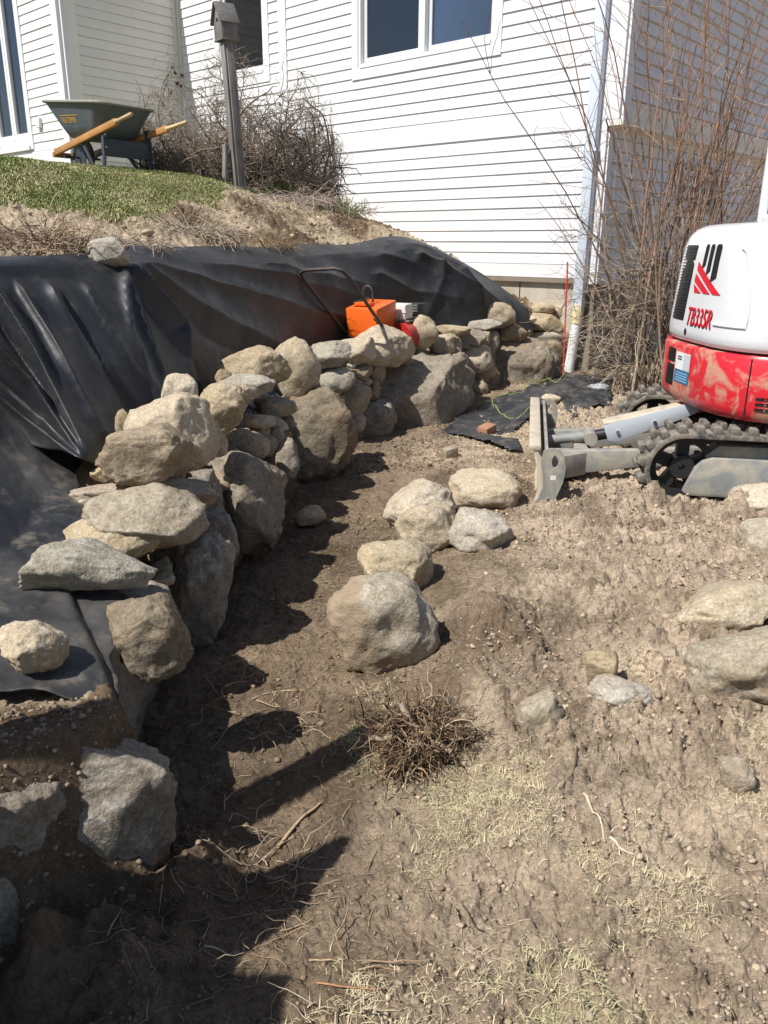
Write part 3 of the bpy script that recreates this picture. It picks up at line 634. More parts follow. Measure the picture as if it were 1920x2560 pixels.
Z = {3: (0, 600), 4: (960, 600), 5: (0, 1200), 6: (960, 1200), 1: (0, 0), 8: (960, 1860), 7: (0, 1860)}
def zb_(z, x0, y0, x1, y1): s = .5787; ox, oy = Z[z]; return (ox + x0 * s, oy + y0 * s, ox + x1 * s, oy + y1 * s)
wall = empty('stone_retaining_wall', (-.5, 4.4, 0.)); tag(wall, 'curved dry stone retaining wall of boulders and stacked fieldstones below the black fabric', 'stone wall')
BOULD = [  # zoom, x0,y0,x1,y1, kind, ang, rot, back, depth
    (3, 885, 925, 1225, 1330, 'boulder', .45, 0, .20, .9), (3, 1225, 660, 1530, 1040, 'boulder', .4, 5, .20, .9), (5, 690, 230, 1008, 690, 'boulder', .5, 0, .18, 1.0), (5, 860, 130, 1010, 330, 'boulder', .4, 10, .22, 1.),
    (4, -85, 475, 365, 860, 'boulder', .45, 0, .26, .8), (4, 450, 430, 740, 680, 'boulder', .4, 0, .26, .9), (5, 500, 515, 800, 850, 'boulder', .4, 25, .12, .9), (5, 40, 1150, 705, 1740, 'soilstone', .4, -3, .17, .55), (5, -80, 1250, 300, 1700, 'soilstone', .5, 8, .14, .7), (7, -160, 560, 60, 960, 'soilstone', .6, 0, .06, .9), (3, 1190, 865, 1287, 1020, 'boulder', .3, 0, .10, .9), (4, 250, 500, 370, 720, 'boulder', .4, 0, .15, .9), (3, 1480, 700, 1700, 930, 'boulder', .4, 0, .32, .8), (3, 1080, 830, 1260, 1050, 'boulder', .4, 0, .3, .8), (3, 1020, 760, 1500, 900, 'boulder', .4, 0, .42, .6), (5, 560, 300, 800, 560, 'boulder', .5, 0, .34, .8), (3, 780, 1000, 960, 1230, 'boulder', .5, 0, .36, .8)]
for i, (z, x0, y0, x1, y1, k, an, ro, bk, dp) in enumerate(BOULD): place_stone('boulder', zb_(z, x0, y0, x1, y1), k, an, ro, 300 + i, wall, max(.0, bk - .04), dep=dp, rough=1.4, blk=.62, grow=1.15)
rf = random.Random(8)
for i in range(34):          # chinking stones
    y_ = rf.uniform(2.6, 9.2); wx_ = np.interp(y_, WALL[6:12, 1], WALL[6:12, 0]); s_ = rf.uniform(.05, .115); back_ = rf.uniform(.28, .40); z_ = rf.uniform(.05, .30 + .045 * y_)
    V, Fc = stone_shape(2000 + i, rf.uniform(.3, .7), 1., 3); mobj('stone', V * np.array([s_, s_, s_ * rf.uniform(.45, .8)]), Fc, M[rf.choice(['dark', 'dark', 'tan', 'boulder'])], wall, Vector((wx_ - back_ * (.95 if y_ < 6.3 else .8), y_ + (0 if y_ < 6.3 else back_ * .55), z_)) - wall.location, smooth=True)
STN = [
    (5, 132, 268, 648, 505, 'grey', .75, -8, .32, .75), (5, 285, 138, 695, 360, 'tan', .8, 12, .36, 1.), (5, 400, 20, 868, 305, 'pale', .85, 8, .26, .9), (3, 328, 1028, 912, 1200, 'dark', .5, -3, .36, .7),
    (3, 430, 800, 820, 1032, 'dark', .45, 2, .34, .9), (3, 498, 693, 932, 1050, 'tan', .85, 30, .34, .7), (3, 800, 778, 967, 945, 'tan', .6, 20, .22, .9), (3, 700, 588, 858, 788, 'tan', .7, 0, .36, .9),
    (3, 833, 628, 1062, 832, 'tan', .75, 25, .28, .9), (3, 908, 622, 1112, 760, 'tan', .6, 15, .33, .9), (3, 912, 588, 1185, 700, 'grey', .6, 3, .36, .8), (3, 962, 464, 1242, 662, 'tan', .6, 12, .36, .8),
    (3, 1190, 432, 1380, 698, 'tan', .2, 0, .30, .8), (3, 1308, 443, 1512, 557, 'grey', .5, 6, .32, .9), (3, 1378, 553, 1532, 668, 'grey', .3, 4, .24, .9), (3, 1105, 678, 1278, 765, 'grey', .5, -4, .26, 1.),
    (3, 1052, 756, 1188, 812, 'tan', .7, -2, .22, 1.), (3, 1150, 765, 1245, 825, 'tan', .7, -14, .20, 1.), (3, 942, 812, 1158, 940, 'dark', .4, 6, .22, .9), (3, 1090, 805, 1165, 862, 'dark', .5, 0, .22, .9),
    (3, 1165, 808, 1228, 875, 'dark', .5, 0, .18, .9), (3, 1140, 850, 1200, 935, 'dark', .3, 0, .15, .9), (3, 395, 975, 490, 1042, 'tan', .8, 0, .55, .8), (3, 498, 735, 560, 840, 'tan', .8, 0, .55, .8),
    (3, 1428, 428, 1622, 540, 'tan', .6, 8, .34, .9), (3, 1495, 375, 1780, 560, 'tan', .65, 12, .34, .8), (4, 40, 333, 227, 475, 'tan', .3, 12, .36, .85), (3, 1455, 620, 1600, 780, 'dark', .5, 0, .24, .9), (3, 1512, 748, 1578, 830, 'dark', .2, 0, .18, .9),
    (3, 1495, 535, 1605, 605, 'dark', .6, -8, .28, .9), (3, 1585, 525, 1665, 620, 'dark', .3, 0, .28, .9), (3, 1590, 605, 1640, 700, 'dark', .5, 0, .24, .9), (3, 1530, 585, 1610, 640, 'dark', .5, 0, .26, .9), (3, 1500, 520, 1540, 560, 'grey', .6, 0, .3, .9), (3, 1590, 690, 1650, 750, 'dark', .5, 0, .24, .9),
    (4, 230, 368, 372, 412, 'tan', .6, -2, .36, .9), (4, 232, 405, 325, 440, 'tan', .6, 2, .32, .9), (4, 322, 345, 508, 395, 'grey', .6, 5, .38, .9), (4, 410, 266, 562, 382, 'tan', .25, 3, .40, .9), (4, 198, 412, 302, 505, 'tan', .4, 20, .30, .9),
    (4, 288, 428, 336, 538, 'tan', .6, 0, .28, .9), (4, 323, 383, 437, 473, 'grey', .7, -6, .30, .9), (4, 425, 392, 460, 455, 'tan', .4, 0, .28, .9), (4, 328, 453, 467, 568, 'tan', .35, 0, .27, .9), (4, 340, 562, 392, 622, 'dark', .2, 0, .22, .9),
    (4, 380, 558, 455, 618, 'dark', .4, 0, .22, .9), (4, 362, 610, 447, 680, 'dark', .35, 15, .18, .9), (4, 445, 393, 497, 490, 'dark', .4, 0, .28, .9), (4, 482, 358, 614, 455, 'dark', .6, -12, .32, .9), (4, 560, 327, 655, 365, 'tan', .7, 0, .38, .9),
    (4, 608, 312, 778, 400, 'tan', .6, 4, .38, .9), (4, 636, 272, 735, 322, 'tan', .3, 2, .42, .9), (4, 722, 275, 802, 342, 'tan', .4, 10, .44, .9), (4, 612, 395, 770, 447, 'grey', .7, 3, .32, .9), (4, 640, 438, 775, 565, 'dark', .7, 35, .26, .9),
    (4, 705, 430, 790, 480, 'dark', .6, 0, .30, .9), (4, 590, 375, 640, 420, 'dark', .5, 0, .32, .9), (4, 735, 380, 800, 440, 'dark', .5, 0, .34, .9), (4, 640, 440, 700, 480, 'dark', .5, 0, .3, .9),
    (5, 525, 425, 738, 560, 'boulder', .8, -18, .20, .9), (5, 640, 395, 750, 465, 'tan', .8, 12, .22, .9), (5, 630, 345, 740, 430, 'grey', .7, 30, .24, .9), (5, 690, 215, 820, 310, 'grey', .7, 0, .25, .9), (5, 870, 125, 945, 230, 'boulder', .7, 20, .22, .9), (5, 640, 530, 710, 620, 'dark', .5, 0, .16, .9), (5, 700, 535, 775, 640, 'boulder', .6, 20, .12, .9),
    (3, 930, 560, 1000, 640, 'dark', .5, 0, .5, .9), (4, 540, 410, 640, 470, 'dark', .5, -10, .34, .9)]
for i, (z, x0, y0, x1, y1, k, an, ro, bk, dp) in enumerate(STN): place_stone('stone', zb_(z, x0, y0, x1, y1), k, an, ro, 10 + i * 7, wall, bk, dep=dp, grow=1.09)
# old wall end running on past the camera: unseen boulders, raised to shade the foreground
for i, (x, y, z, a, b_, c, k, an) in enumerate([(-1.12, 1.02, .15, .22, .24, .40, 'soilstone', .6), (-1.28, .60, .6, .32, .3, .80, 'boulder', .6), (-1.35, .1, .65, .34, .34, .9, 'boulder', .6)]):
    V, Fc = stone_shape(900 + i, an, 1.5); mobj('boulder', V * np.array([a, b_, c]), Fc, M[k], wall, Vector((x, y, z)) - wall.location, smooth=True)

LOOSE = [  # photo box, kind, angular, tilt, bury, label
    (zb_(6, 8, 8, 292, 225), 'tan', .25, 18, .2, 'sloping brown fieldstone touching the flat topped stone before the dozer blade'),
    (zb_(4, 288, 998, 587, 1172), 'tan', .4, 3, .2, 'wide flat topped fieldstone closest to the dozer blade'),
    (zb_(6, 58, 95, 318, 335), 'tan', .2, 20, .2, 'rounded dusty fieldstone between the sloping stone and the golden stone'),
    (zb_(6, 283, 126, 555, 328), 'pale', .15, 0, .2, 'smooth pale oval stone with a scuffed face beside the rounded dusty one'),
    (zb_(6, -110, 256, 213, 520), 'gold', .5, -5, .2, 'golden tan fieldstone resting against the largest loose boulder'),
    ((831, 1428, 1087, 1686), 'muddy', .3, 24, .12, 'largest loose boulder, muddy on one flank and paler on the other'),
    ((737, 1266, 812, 1318), 'tan', .3, 12, .1, 'small round stone alone on the trench floor at the foot of the wall'),
    (zb_(6, 1508, 12, 1760, 180), 'tan', .3, 8, .2, 'muddy round stone in front of the near rubber track'),
    (zb_(6, 1540, 165, 1800, 330), 'pale', .4, 0, .25, 'grey purplish stone just below the muddy stone by the track'),
    (zb_(6, 1262, 425, 1680, 680), 'gold', .5, 14, .28, 'broad cream boulder half sunk in soil, right of the dug over ground'),
    (zb_(6, 1342, 640, 1800, 985), 'pale', .4, 25, .3, 'long grey boulder with white scrapes sunk beside the cream boulder'),
    (zb_(6, 868, 733, 1003, 890), 'gold', .6, 0, .2, 'yellowish lichen covered stone above the half buried white ridge'),
    (zb_(6, 885, 866, 1158, 1010), 'pale', .6, -4, .4, 'white ridge of a half buried boulder beside the angular pale stone'),
    (zb_(6, 578, 933, 768, 1102), 'pale', .9, 25, .2, 'angular diamond shaped pale stone lying in the dirt'),
    (zb_(6, 486, 415, 547, 482), 'tan', .5, 0, .2, 'small tan stone right of the dark soil lip'),
    (zb_(6, 900, 402, 970, 475), 'dark', .6, 10, .2, 'small pointed brown stone on the clods between boulders'),
    (zb_(6, 1292, 725, 1388, 790), 'grey', .7, 15, .2, 'small purplish flat stone at the edge of the long grey boulder'),
    (zb_(6, 1330, 838, 1398, 895), 'gold', .6, 0, .2, 'small yellow stone wedged below the long grey boulder'),
    (zb_(6, 765, 970, 848, 1015), 'tan', .5, -10, .3, 'small buried tan stone between the angular stone and the white ridge'),
    (zb_(8, 1460, 72, 1598, 205), 'pale', .6, 10, .25, 'cream block shaped stone sunk in the dry grass edge'),
    (zb_(6, 1195, 730, 1262, 765), 'pale', .7, 0, .3, 'thin pale stone flake lying above the purplish flat stone'),
    (zb_(6, 1570, 660, 1635, 720), 'gold', .6, 0, .3, 'small cream pebble stone against the top of the long grey boulder'),
    (zb_(6, 1200, 575, 1255, 615), 'dark', .4, 0, .3, 'small round brown cobble left of the cream boulder'),
    (zb_(4, 668, 665, 760, 715), 'gold', .5, 0, .2, 'small orange tan stone on the fabric behind the blade'),
]
for i, (bb, k, an, ro, bu, lab) in enumerate(LOOSE):
    o, p, dm = place_stone('boulder' if bb[2] - bb[0] > 90 else 'stone', bb, k, an, ro, 500 + i * 3, None, None, bu, grow=1.0 if i == 5 else 1.07)
    tag(o, lab, 'boulder' if bb[2] - bb[0] > 90 else 'stone', 'loose stones on the ground')
for bb, d, lab, k, an in [((0, 1556, 172, 1700), 2.2, 'angular tan stone weighing down the torn fabric edge', 'tan', .85), ((218, 593, 322, 670), 4.9, 'rough grey stone holding the top of the black fabric in a pinch', 'grey', .6),
                      ((352, 572, 384, 590), 6.1, 'small yellowish stone on the upper bare soil', 'gold', .3), ((715, 470, 765, 496), 10.6, 'dark flat stone at the foot of the bare bush', 'dark', .4), ((758, 474, 804, 500), 10.7, 'dark round stone by the green shoots against the house', 'dark', .4), ((1115, 640, 1156, 690), 9.5, 'yellow tan stone showing over the fabric hump', 'gold', .5)]:
    o, p, dm = place_stone('stone', bb, k, an, -25 if d < 3 else 0, int(d * 100), None, None, .2, d=d); tag(o, lab, 'stone', 'stones on the bank')
# pale paver piece and clay brick by the blade
for bb, nm, m, lab, rz in (((1106, 1100, 1144, 1138), 'paver_block', 'decalwhite', 'pale dusty paver block on the trench floor', .5), ((1193, 1050, 1240, 1082), 'brick', 'clay', 'dusty clay brick lying on the ground fabric', .9)):
    p = atz((bb[0] + bb[2]) / 2, bb[3] - 6, .04); s = (bb[2] - bb[0]) / FPX * p[1]
    o = MB().box((0, 0, .045), (s, s * .62, .09)).build(nm, M['pale'] if nm != 'brick' else M['clay'], None, .008); o.location = (p[0], p[1], gz(p[0], p[1]) - .015); o.rotation_euler = (.1, -.12, rz); tag(o, lab, 'block' if nm != 'brick' else 'brick')
# ------------------------------------------------------------------ black fabric sheets
def resample(P, n, m=None):
    P = np.asarray(P, float); i = np.linspace(0, len(P) - 1, n)
    k = np.arange(len(P)); out = []
    for c in range(P.shape[1]):            # Catmull-Rom
        q = P[:, c]; t = np.clip(np.floor(i).astype(int), 0, len(P) - 2); f = i - t
        p0 = q[np.maximum(t - 1, 0)]; p1 = q[t]; p2 = q[t + 1]; p3 = q[np.minimum(t + 2, len(P) - 1)]
        out.append(.5 * (2 * p1 + (p2 - p0) * f + (2 * p0 - 5 * p1 + 4 * p2 - p3) * f ** 2 + (3 * p1 - p0 - 3 * p2 + p3) * f ** 3))
    return np.stack(out, -1)
def pdist(px, py, PL):
    best = np.full(px.shape, 1e9); par = np.zeros(px.shape); n = len(PL) - 1
    for k in range(n):
        (ax, ay), (bx, by) = PL[k], PL[k + 1]; dx, dy = bx - ax, by - ay; t = np.clip(((px - ax) * dx + (py - ay) * dy) / (dx * dx + dy * dy), 0, 1)
        d = np.hypot(px - ax - t * dx, py - ay - t * dy); m = d < best; best = np.where(m, d, best); par = np.where(m, (k + t) / n, par)
    return best, par
def grid_faces(a, b):
    i = np.arange(a - 1)[:, None]; j = np.arange(b - 1)[None]
    return np.stack([i * b + j, (i + 1) * b + j, (i + 1) * b + j + 1, i * b + j + 1], -1).reshape(-1, 4)
def z3(*p): return [(x * .5787, 600 + y * .5787) for x, y in p]
def z4(*p): return [(960 + x * .5787, 600 + y * .5787) for x, y in p]
def sheet(name, V, a, b, label, th=.004, mt='tarp'):
    Fc = grid_faces(a, b); c = V.mean(0); c[2] = V[:, 2].min()
    o = mobj(name, V - c, Fc, M[mt], None, Vector(c), smooth=True)
    sm = o.modifiers.new('thickness', 'SOLIDIFY'); sm.thickness = th; sm.offset = 1
    tag(o, label, 'fabric'); return o
top = [(-2.6, 3.2), (-2.05, 3.6), (-1.82, 3.88), (-1.74, 4.08), (-1.67, 4.3), (-1.54, 4.86), (-1.33, 5.54), (-1.05, 6.4), (-.66, 7.45), (-.12, 8.4), (.30, 8.85), (.8, 9.06), (1.17, 9.43), (1.55, 9.68)]
bot = [(-2.5, 3.1, .95), (-2.0, 3.35, .86), (-1.68, 3.42, .76), (-1.45, 3.42, .66), (-1.28, 3.5, .57), (-1.12, 4.5, .5), (-1.02, 5.3, .48), (-.86, 6.35, .47), (-.54, 7.35, .49), (.0, 8.25, .52), (.45, 8.68, .55), (.95, 8.9, .58), (1.35, 9.25, .6), (1.72, 9.55, .6)]
NA, NB = 420, 130
tp = resample([(x, y, z) for (x, y), z in zip(top, [1.5, 1.45, 1.44, 1.44, 1.44, 1.46, 1.45, 1.44, 1.46, 1.5, 1.57, 1.38, 1.19, .93])], NA); bt = resample(bot, NA)
h = bt[:, :2] - tp[:, :2]; h /= np.linalg.norm(h, axis=1, keepdims=True)
v_ = np.linspace(0, 1, NB)[None, :, None]
G = tp[:, None] * (1 - v_) + bt[:, None] * v_
nrm = np.concatenate([h * .82, np.full((NA, 1), .57)], 1)[:, None]
G = G + nrm * (.10 * np.sin(np.pi * v_ ** .7) * .5 + .03)
px, py, D = proj(G.reshape(-1, 3))
RID = [(z3((-60, 150), (160, 520), (380, 960)), 26, .13), (z3((60, 160), (300, 560), (450, 850)), 22, .07), (z3((-80, 420), (150, 650), (372, 1010)), 22, .15), (z3((190, 160), (420, 520), (620, 740)), 30, .06), (z3((350, 160), (560, 560), (690, 730)), 24, .05),
       (z3((515, 140), (560, 420), (680, 720)), 16, .07), (z3((520, 140), (650, 480), (720, 720)), 14, .08), (z3((530, 130), (780, 390), (830, 620)), 22, .10), (z3((540, 120), (900, 330), (1190, 470)), 24, .09), (z3((560, 110), (1000, 220), (1320, 310), (1520, 360)), 26, .07),
       (z3((520, 150), (720, 420), (900, 640)), 16, -.05), (z3((620, 180), (900, 420), (1100, 520)), 18, -.04), (z3((800, 90), (1250, 170), (1560, 260)), 30, .06), (z3((1100, 110), (1400, 160), (1700, 230)), 26, .05),
       (z4((120, 60), (280, 140), (520, 290)), 22, .08), (z4((-60, 150), (120, 230), (300, 260)), 24, .07), (z4((230, 90), (240, 180), (180, 330)), 18, .06), (z4((330, 110), (400, 220), (430, 300)), 16, .05), (z4((-40, 60), (130, 110), (260, 190)), 26, .04),
       (z3((-60, 640), (200, 860), (390, 1040)), 20, .09), (z3((-60, 560), (180, 760), (370, 1000)), 13, -.08), (z3((-60, 270), (130, 560), (330, 900)), 13, -.07), (z3((250, 200), (450, 560), (600, 780)), 14, -.06)]
disp = np.zeros(len(px))
for PL, wd, am in RID:
    d, par = pdist(px, py, PL); wv = wd * (.45 + .75 * par); disp += am * np.exp(-(d / wv) ** 1.1) * sstep(-.02, .1, par) * (1 - .35 * par)
q3 = G.reshape(-1, 3)
disp += .035 * fbm(q3 * 1.7, 2, 3) + .004 * fbm(q3 * np.array([7, 7, 2.5]), 3, 8)
edge = np.minimum(1, np.linspace(0, 1, NB) * 12)[None, :].repeat(NA, 0).ravel()
V = q3 + (nrm.repeat(NB, 1).reshape(-1, 3)) * np.maximum(disp * edge, -.045)[:, None]
V[:, 2] = np.maximum(V[:, 2], soil_h(V[:, 0], V[:, 1], False) + .03); V = V.reshape(NA, NB, 3)
hem = tp.copy(); hem[:, :2] -= h * .16; hem[:, 2] = soil_h(hem[:, 0], hem[:, 1], False) + .035; hem[:, 2] = np.maximum(hem[:, 2], tp[:, 2] + .02)
hem2 = tp.copy(); hem2[:, :2] -= h * .05; hem2[:, 2] = np.maximum(hem2[:, 2] + .03, soil_h(hem2[:, 0], hem2[:, 1], False) + .03) + .015 * fbm(tp * 4, 2, 5)
V = np.concatenate([hem[:, None], hem2[:, None], V], 1)
sheet('fabric_sheet', V.reshape(-1, 3), NA, NB + 2, 'large black woven fabric draped in folds down the cut bank behind the stone wall')
# torn sheet over the front end of the wall
NA2, NB2 = 150, 150
yy = np.linspace(3.75, 1.88, NA2)
rt = np.interp(yy[::-1], [1.86, 1.95, 2.1, 2.4, 2.8, 3.2, 3.5], [-.80, -.74, -.80, -.86, -1.0, -1.2, -1.40])[::-1] + .022 * fbm(xy3(yy, yy * 0, 9), 3, 6)
X = -2.6 + (rt[:, None] + 2.6) * np.linspace(0, 1, NB2)[None] ** .8; Y = yy[:, None] + .02 * X + .03 * fbm(xy3(X.ravel(), (X * 0).ravel(), 6), 3, 4).reshape(X.shape) + .22 * sstep(-.9, -1.8, X) * 0
zz = soil_h(X.ravel(), Y.ravel(), False).reshape(X.shape); zz = np.maximum(zz, zbf(Y) - .03)
q = xy3(X.ravel(), Y.ravel()); wr = .05 + .035 * fbm(q * 2.2, 3, 71) + .03 * np.abs(fbm(q * np.array([3.2, 1.4, 1]) + 3, 3, 73)) + .006 * fbm(q * 14, 3, 75)
zz = zz + wr.reshape(X.shape) - .01
fl_ = sstep(2.1, 1.88, Y) * sstep(-1.1, -.76, X); zz = zz - .05 * fl_
sheet('fabric_sheet', np.stack([X, Y, zz], -1).reshape(-1, 3), NA2, NB2, 'torn dusty black fabric lying flat under the front stones with frayed corner', mt='dustytarp')
# fabric on the lower ground behind the blade
poly = np.array([atz(x, y, .03)[:2] for x, y in z4((235, 825), (330, 760), (470, 700), (600, 680), (700, 635), (850, 615), (985, 650), (985, 735), (905, 738), (815, 778), (745, 712), (690, 760), (600, 800), (560, 830), (605, 915), (540, 915), (440, 878), (350, 852))])
def inside(x, y, P):
    r = np.zeros(x.shape, bool); j = len(P) - 1
    for i in range(len(P)):
        c = ((P[i, 1] > y) != (P[j, 1] > y)) & (x < (P[j, 0] - P[i, 0]) * (y - P[i, 1]) / (P[j, 1] - P[i, 1] + 1e-12) + P[i, 0]); r ^= c; j = i
    return r
gx = np.arange(poly[:, 0].min(), poly[:, 0].max(), .022); gy = np.arange(poly[:, 1].min(), poly[:, 1].max(), .022); Xg, Yg = np.meshgrid(gx, gy, indexing='ij')
q = xy3(Xg.ravel(), Yg.ravel()); Zg = soil_h(Xg.ravel(), Yg.ravel()) * .4 + soil_h(Xg.ravel(), Yg.ravel(), False) * .6 + .028 + .03 * fbm(q * 3, 3, 12) + .012 * np.abs(fbm(q * 8, 3, 15))
keep = inside(Xg.ravel(), Yg.ravel(), poly).reshape(Xg.shape); Fa = grid_faces(len(gx), len(gy)); Fa = Fa[keep.ravel()[Fa].all(1)]
us = np.unique(Fa); mp = np.full(Xg.size, -1); mp[us] = np.arange(len(us)); Vg = np.stack([Xg.ravel(), Yg.ravel(), Zg], -1)[us]; c = Vg.mean(0); c[2] = Vg[:, 2].min()
o = mobj('ground_fabric', Vg - c, mp[Fa], M['dustytarp'], None, Vector(c), smooth=True); sm = o.modifiers.new('thickness', 'SOLIDIFY'); sm.thickness = .004; tag(o, 'black ground fabric strewn with soil behind the dozer blade', 'fabric')
# crumpled clear plastic
rg = np.random.RandomState(5); V, Fc = ico(3); V = V * (1 + .5 * fbm(V * 2, 3, 9))[:, None] * np.array([.12, .07, .03]); p = atz(960 + 925 * .5787, 600 + 655 * .5787, .1)
o = mobj('plastic_wrap', V, Fc, M['plastic'], None, Vector((p[0], p[1], gz(p[0], p[1]) + .06))); o.rotation_euler.z = -.5; tag(o, 'crumpled clear plastic on the ground fabric beside the far track', 'plastic')
# grey gravel backfill along the foot of the fabric
def scatter_mesh(name, P, S, cols, m, n=1, seed=0, flat=.7):
    V0, F0 = ico(n); rg = np.random.RandomState(seed); N = len(P); k = len(V0)
    A = rg.normal(size=(N, 4)); A /= np.linalg.norm(A, axis=1, keepdims=True); w_, x, y, z = A.T
    Rm = np.stack([np.stack([1 - 2 * (y * y + z * z), 2 * (x * y - z * w_), 2 * (x * z + y * w_)], -1), np.stack([2 * (x * y + z * w_), 1 - 2 * (x * x + z * z), 2 * (y * z - x * w_)], -1), np.stack([2 * (x * z - y * w_), 2 * (y * z + x * w_), 1 - 2 * (x * x + y * y)], -1)], 1)
    L = V0[None] * rg.uniform(.65, 1.3, (N, 1, 3)) * (1 + rg.uniform(-.38, .30, (N, k, 1)))
    V = np.einsum('nij,nkj->nki', Rm, L); V[:, :, 2] *= flat; V = V * np.asarray(S)[:, None, None] + np.asarray(P)[:, None]
    Fc = (F0[None] + (np.arange(N) * k)[:, None, None]).reshape(-1, 3); o = mobj(name, V.reshape(-1, 3), Fc, m); vcol(o.data, np.repeat(cols, k, 0)); tag(o, kind='stuff'); return o
rg = np.random.RandomState(3); N = 2600; t = rg.uniform(3.25, 6.6, N); wx = np.interp(t, WALL[:, 1][5:11], WALL[:, 0][5:11]); x = wx - rg.uniform(.36, .66, N); P = np.stack([x, t, zbf(t) + rg.uniform(-.02, .05, N)], -1)
g = rg.uniform(.22, .5, N)[:, None] * np.array([[1., .97, .93]]); o = scatter_mesh('gravel', P, rg.uniform(.010, .024, N), g, M['gravel'], 1, 3); o['label'] = 'grey crushed gravel backfill behind the wall stones'; o['category'] = 'gravel'
# ------------------------------------------------------------------ excavator
EA = R(-10); ex = np.array([math.cos(EA), math.sin(EA), 0]); EC = (2.86, 5.45, -.025)
exc = empty('excavator', EC, X=ex); tag(exc, 'white and red mini excavator on rubber tracks with its dozer blade lowered', 'excavator')
RT, ZC, XF, XR, TW = .235, .268, -.87, .85, .30
def stad(r, n=26):
    P = [(XF - r * math.sin(a), ZC + r * math.cos(a)) for a in np.linspace(0, math.pi, n)] + [(x, ZC - r) for x in np.linspace(XF, XR, 18)[1:-1]] + [(XR + r * math.sin(a), ZC - r * math.cos(a)) for a in np.linspace(0, math.pi, n)] + [(x, ZC + r) for x in np.linspace(XR, XF, 18)[1:-1]]
    return P
lug_me = None
def track(yc, near):
    global lug_me
    A = stad(RT); B = stad(RT - .034); n = len(A); y0, y1 = yc - TW / 2, yc + TW / 2
    V = [(p[0], y0, p[1]) for p in A] + [(p[0], y1, p[1]) for p in A] + [(p[0], y0, p[1]) for p in B] + [(p[0], y1, p[1]) for p in B]; Fc = []
    for i in range(n):
        j = (i + 1) % n; Fc += [(i, j, n + j, n + i), (2 * n + i, 3 * n + i, 3 * n + j, 2 * n + j), (i, 2 * n + i, 2 * n + j, j), (n + i, n + j, 3 * n + j, 3 * n + i)]
    tr = MB().add(V, Fc).build('track', M['rubber'], exc, bevel=.006)
    if lug_me is None:
        b = MB()
        for s in (-1, 1):
            b.add([(s * .0 + dx * k + (.0 if yy == .0 else s * .028), s * yy, z) for z, k in ((-.004, 1.1), (.042, .72)) for yy in (.004, .148) for dx in (-.026, .026)], [(0, 1, 3, 2), (4, 6, 7, 5), (0, 4, 5, 1), (2, 3, 7, 6), (0, 2, 6, 4), (1, 5, 7, 3)])
        t = b.build('track_lug', M['rubber'], tr, bevel=.006); lug_me = t.data; COL.objects.unlink(t); bpy.data.objects.remove(t)
    L = [math.hypot(A[(i + 1) % n][0] - A[i][0], A[(i + 1) % n][1] - A[i][1]) for i in range(n)]; tot = sum(L); K = 48
    for k in range(K):
        s = tot * k / K; i = 0
        while s > L[i]: s -= L[i]; i += 1
        p, q = A[i], A[(i + 1) % n]; f = s / L[i]; x, z = p[0] + (q[0] - p[0]) * f, p[1] + (q[1] - p[1]) * f; t = Vector((q[0] - p[0], 0, q[1] - p[1])).normalized(); nn = Vector((t.z, 0, -t.x))
        if nn.dot(Vector((x - max(XF, min(XR, x)), 0, z - ZC))) < 0: nn = -nn
        o = bpy.data.objects.new('track_lug', lug_me); yv = nn.cross(t); o.matrix_local = Matrix(((t.x, yv.x, nn.x, x), (t.y, yv.y, nn.y, yc), (t.z, yv.z, nn.z, z), (0, 0, 0, 1))); link(o, tr)
    # idler and sprocket with openings
    for xc in (XF, XR):
        b = MB(); nn = 36
        for r0, r1, yo in ((.155, .200, .05), (.02, .075, .07)):
            ring = [(math.cos(2 * math.pi * i / nn), math.sin(2 * math.pi * i / nn)) for i in range(nn)]
            V = [(xc + c * r, yc + s * yo, ZC + d * r) for s in (-1, 1) for r in (r0, r1) for c, d in ring]; Fc = []
            for i in range(nn):
                j = (i + 1) % nn; Fc += [(i, j, nn + j, nn + i), (2 * nn + i, 3 * nn + i, 3 * nn + j, 2 * nn + j), (nn + i, nn + j, 3 * nn + j, 3 * nn + i), (i, 2 * nn + i, 2 * nn + j, j)]
            b.add(V, Fc)
        for k in range(5):
            a = 2 * math.pi * k / 5 + .3; m = Matrix.Rotation(-a, 3, 'Y'); b.box((xc + .115 * math.cos(a), yc, ZC + .115 * math.sin(a)), (.10, .07, .075), m)
        b.build('idler_wheel', M['blackmetal'], exc, bevel=0)
    for xr_ in (-.35, 0, .35): MB().tube([(xr_, yc - .08, .105), (xr_, yc + .08, .105)], .07, 18).build('track_roller', M['blackmetal'], exc, smooth=True)
    s = -1 if near else -1
    P = [(-.76, .325), (-.80, .28), (-.86, .12), (-.82, .095), (.75, .095), (.75, .345), (-.70, .345)]
    fr = MB().prism(P, 'y', yc - .115, yc - .07).build('track_frame', M['steelgrey'], exc, bevel=.012)
    MB().prism([(-.74, .345), (-.66, .415), (.7, .415), (.7, .15), (-.62, .15)], 'y', yc - .06, yc + .09).build('track_frame', M['steelgrey'], exc, bevel=.008)
    for bx_, bz in ((-.2, .12), (.1, .12)): MB().tube([(bx_, yc - .112, bz), (bx_, yc - .10, bz)], .009, 10).build('drain_hole', M['blackmetal'], fr)
track(-.66, True); track(.72, False)
MB().box((.05, .03, .33), (.75, 1.15, .2)).build('undercarriage_frame', M['blackmetal'], exc, bevel=.03)
MB().tube([(0, 0, .40), (0, 0, .60)], .42, 40).build('swing_bearing', M['blackmetal'], exc, smooth=True)
for y in (-.12, .2): MB().tube([(-.55, y, .45), (-.2, y * .6, .52), (.1, y, .45)], .022, 8).build('hydraulic_hose', M['blackmetal'], exc, smooth=True)
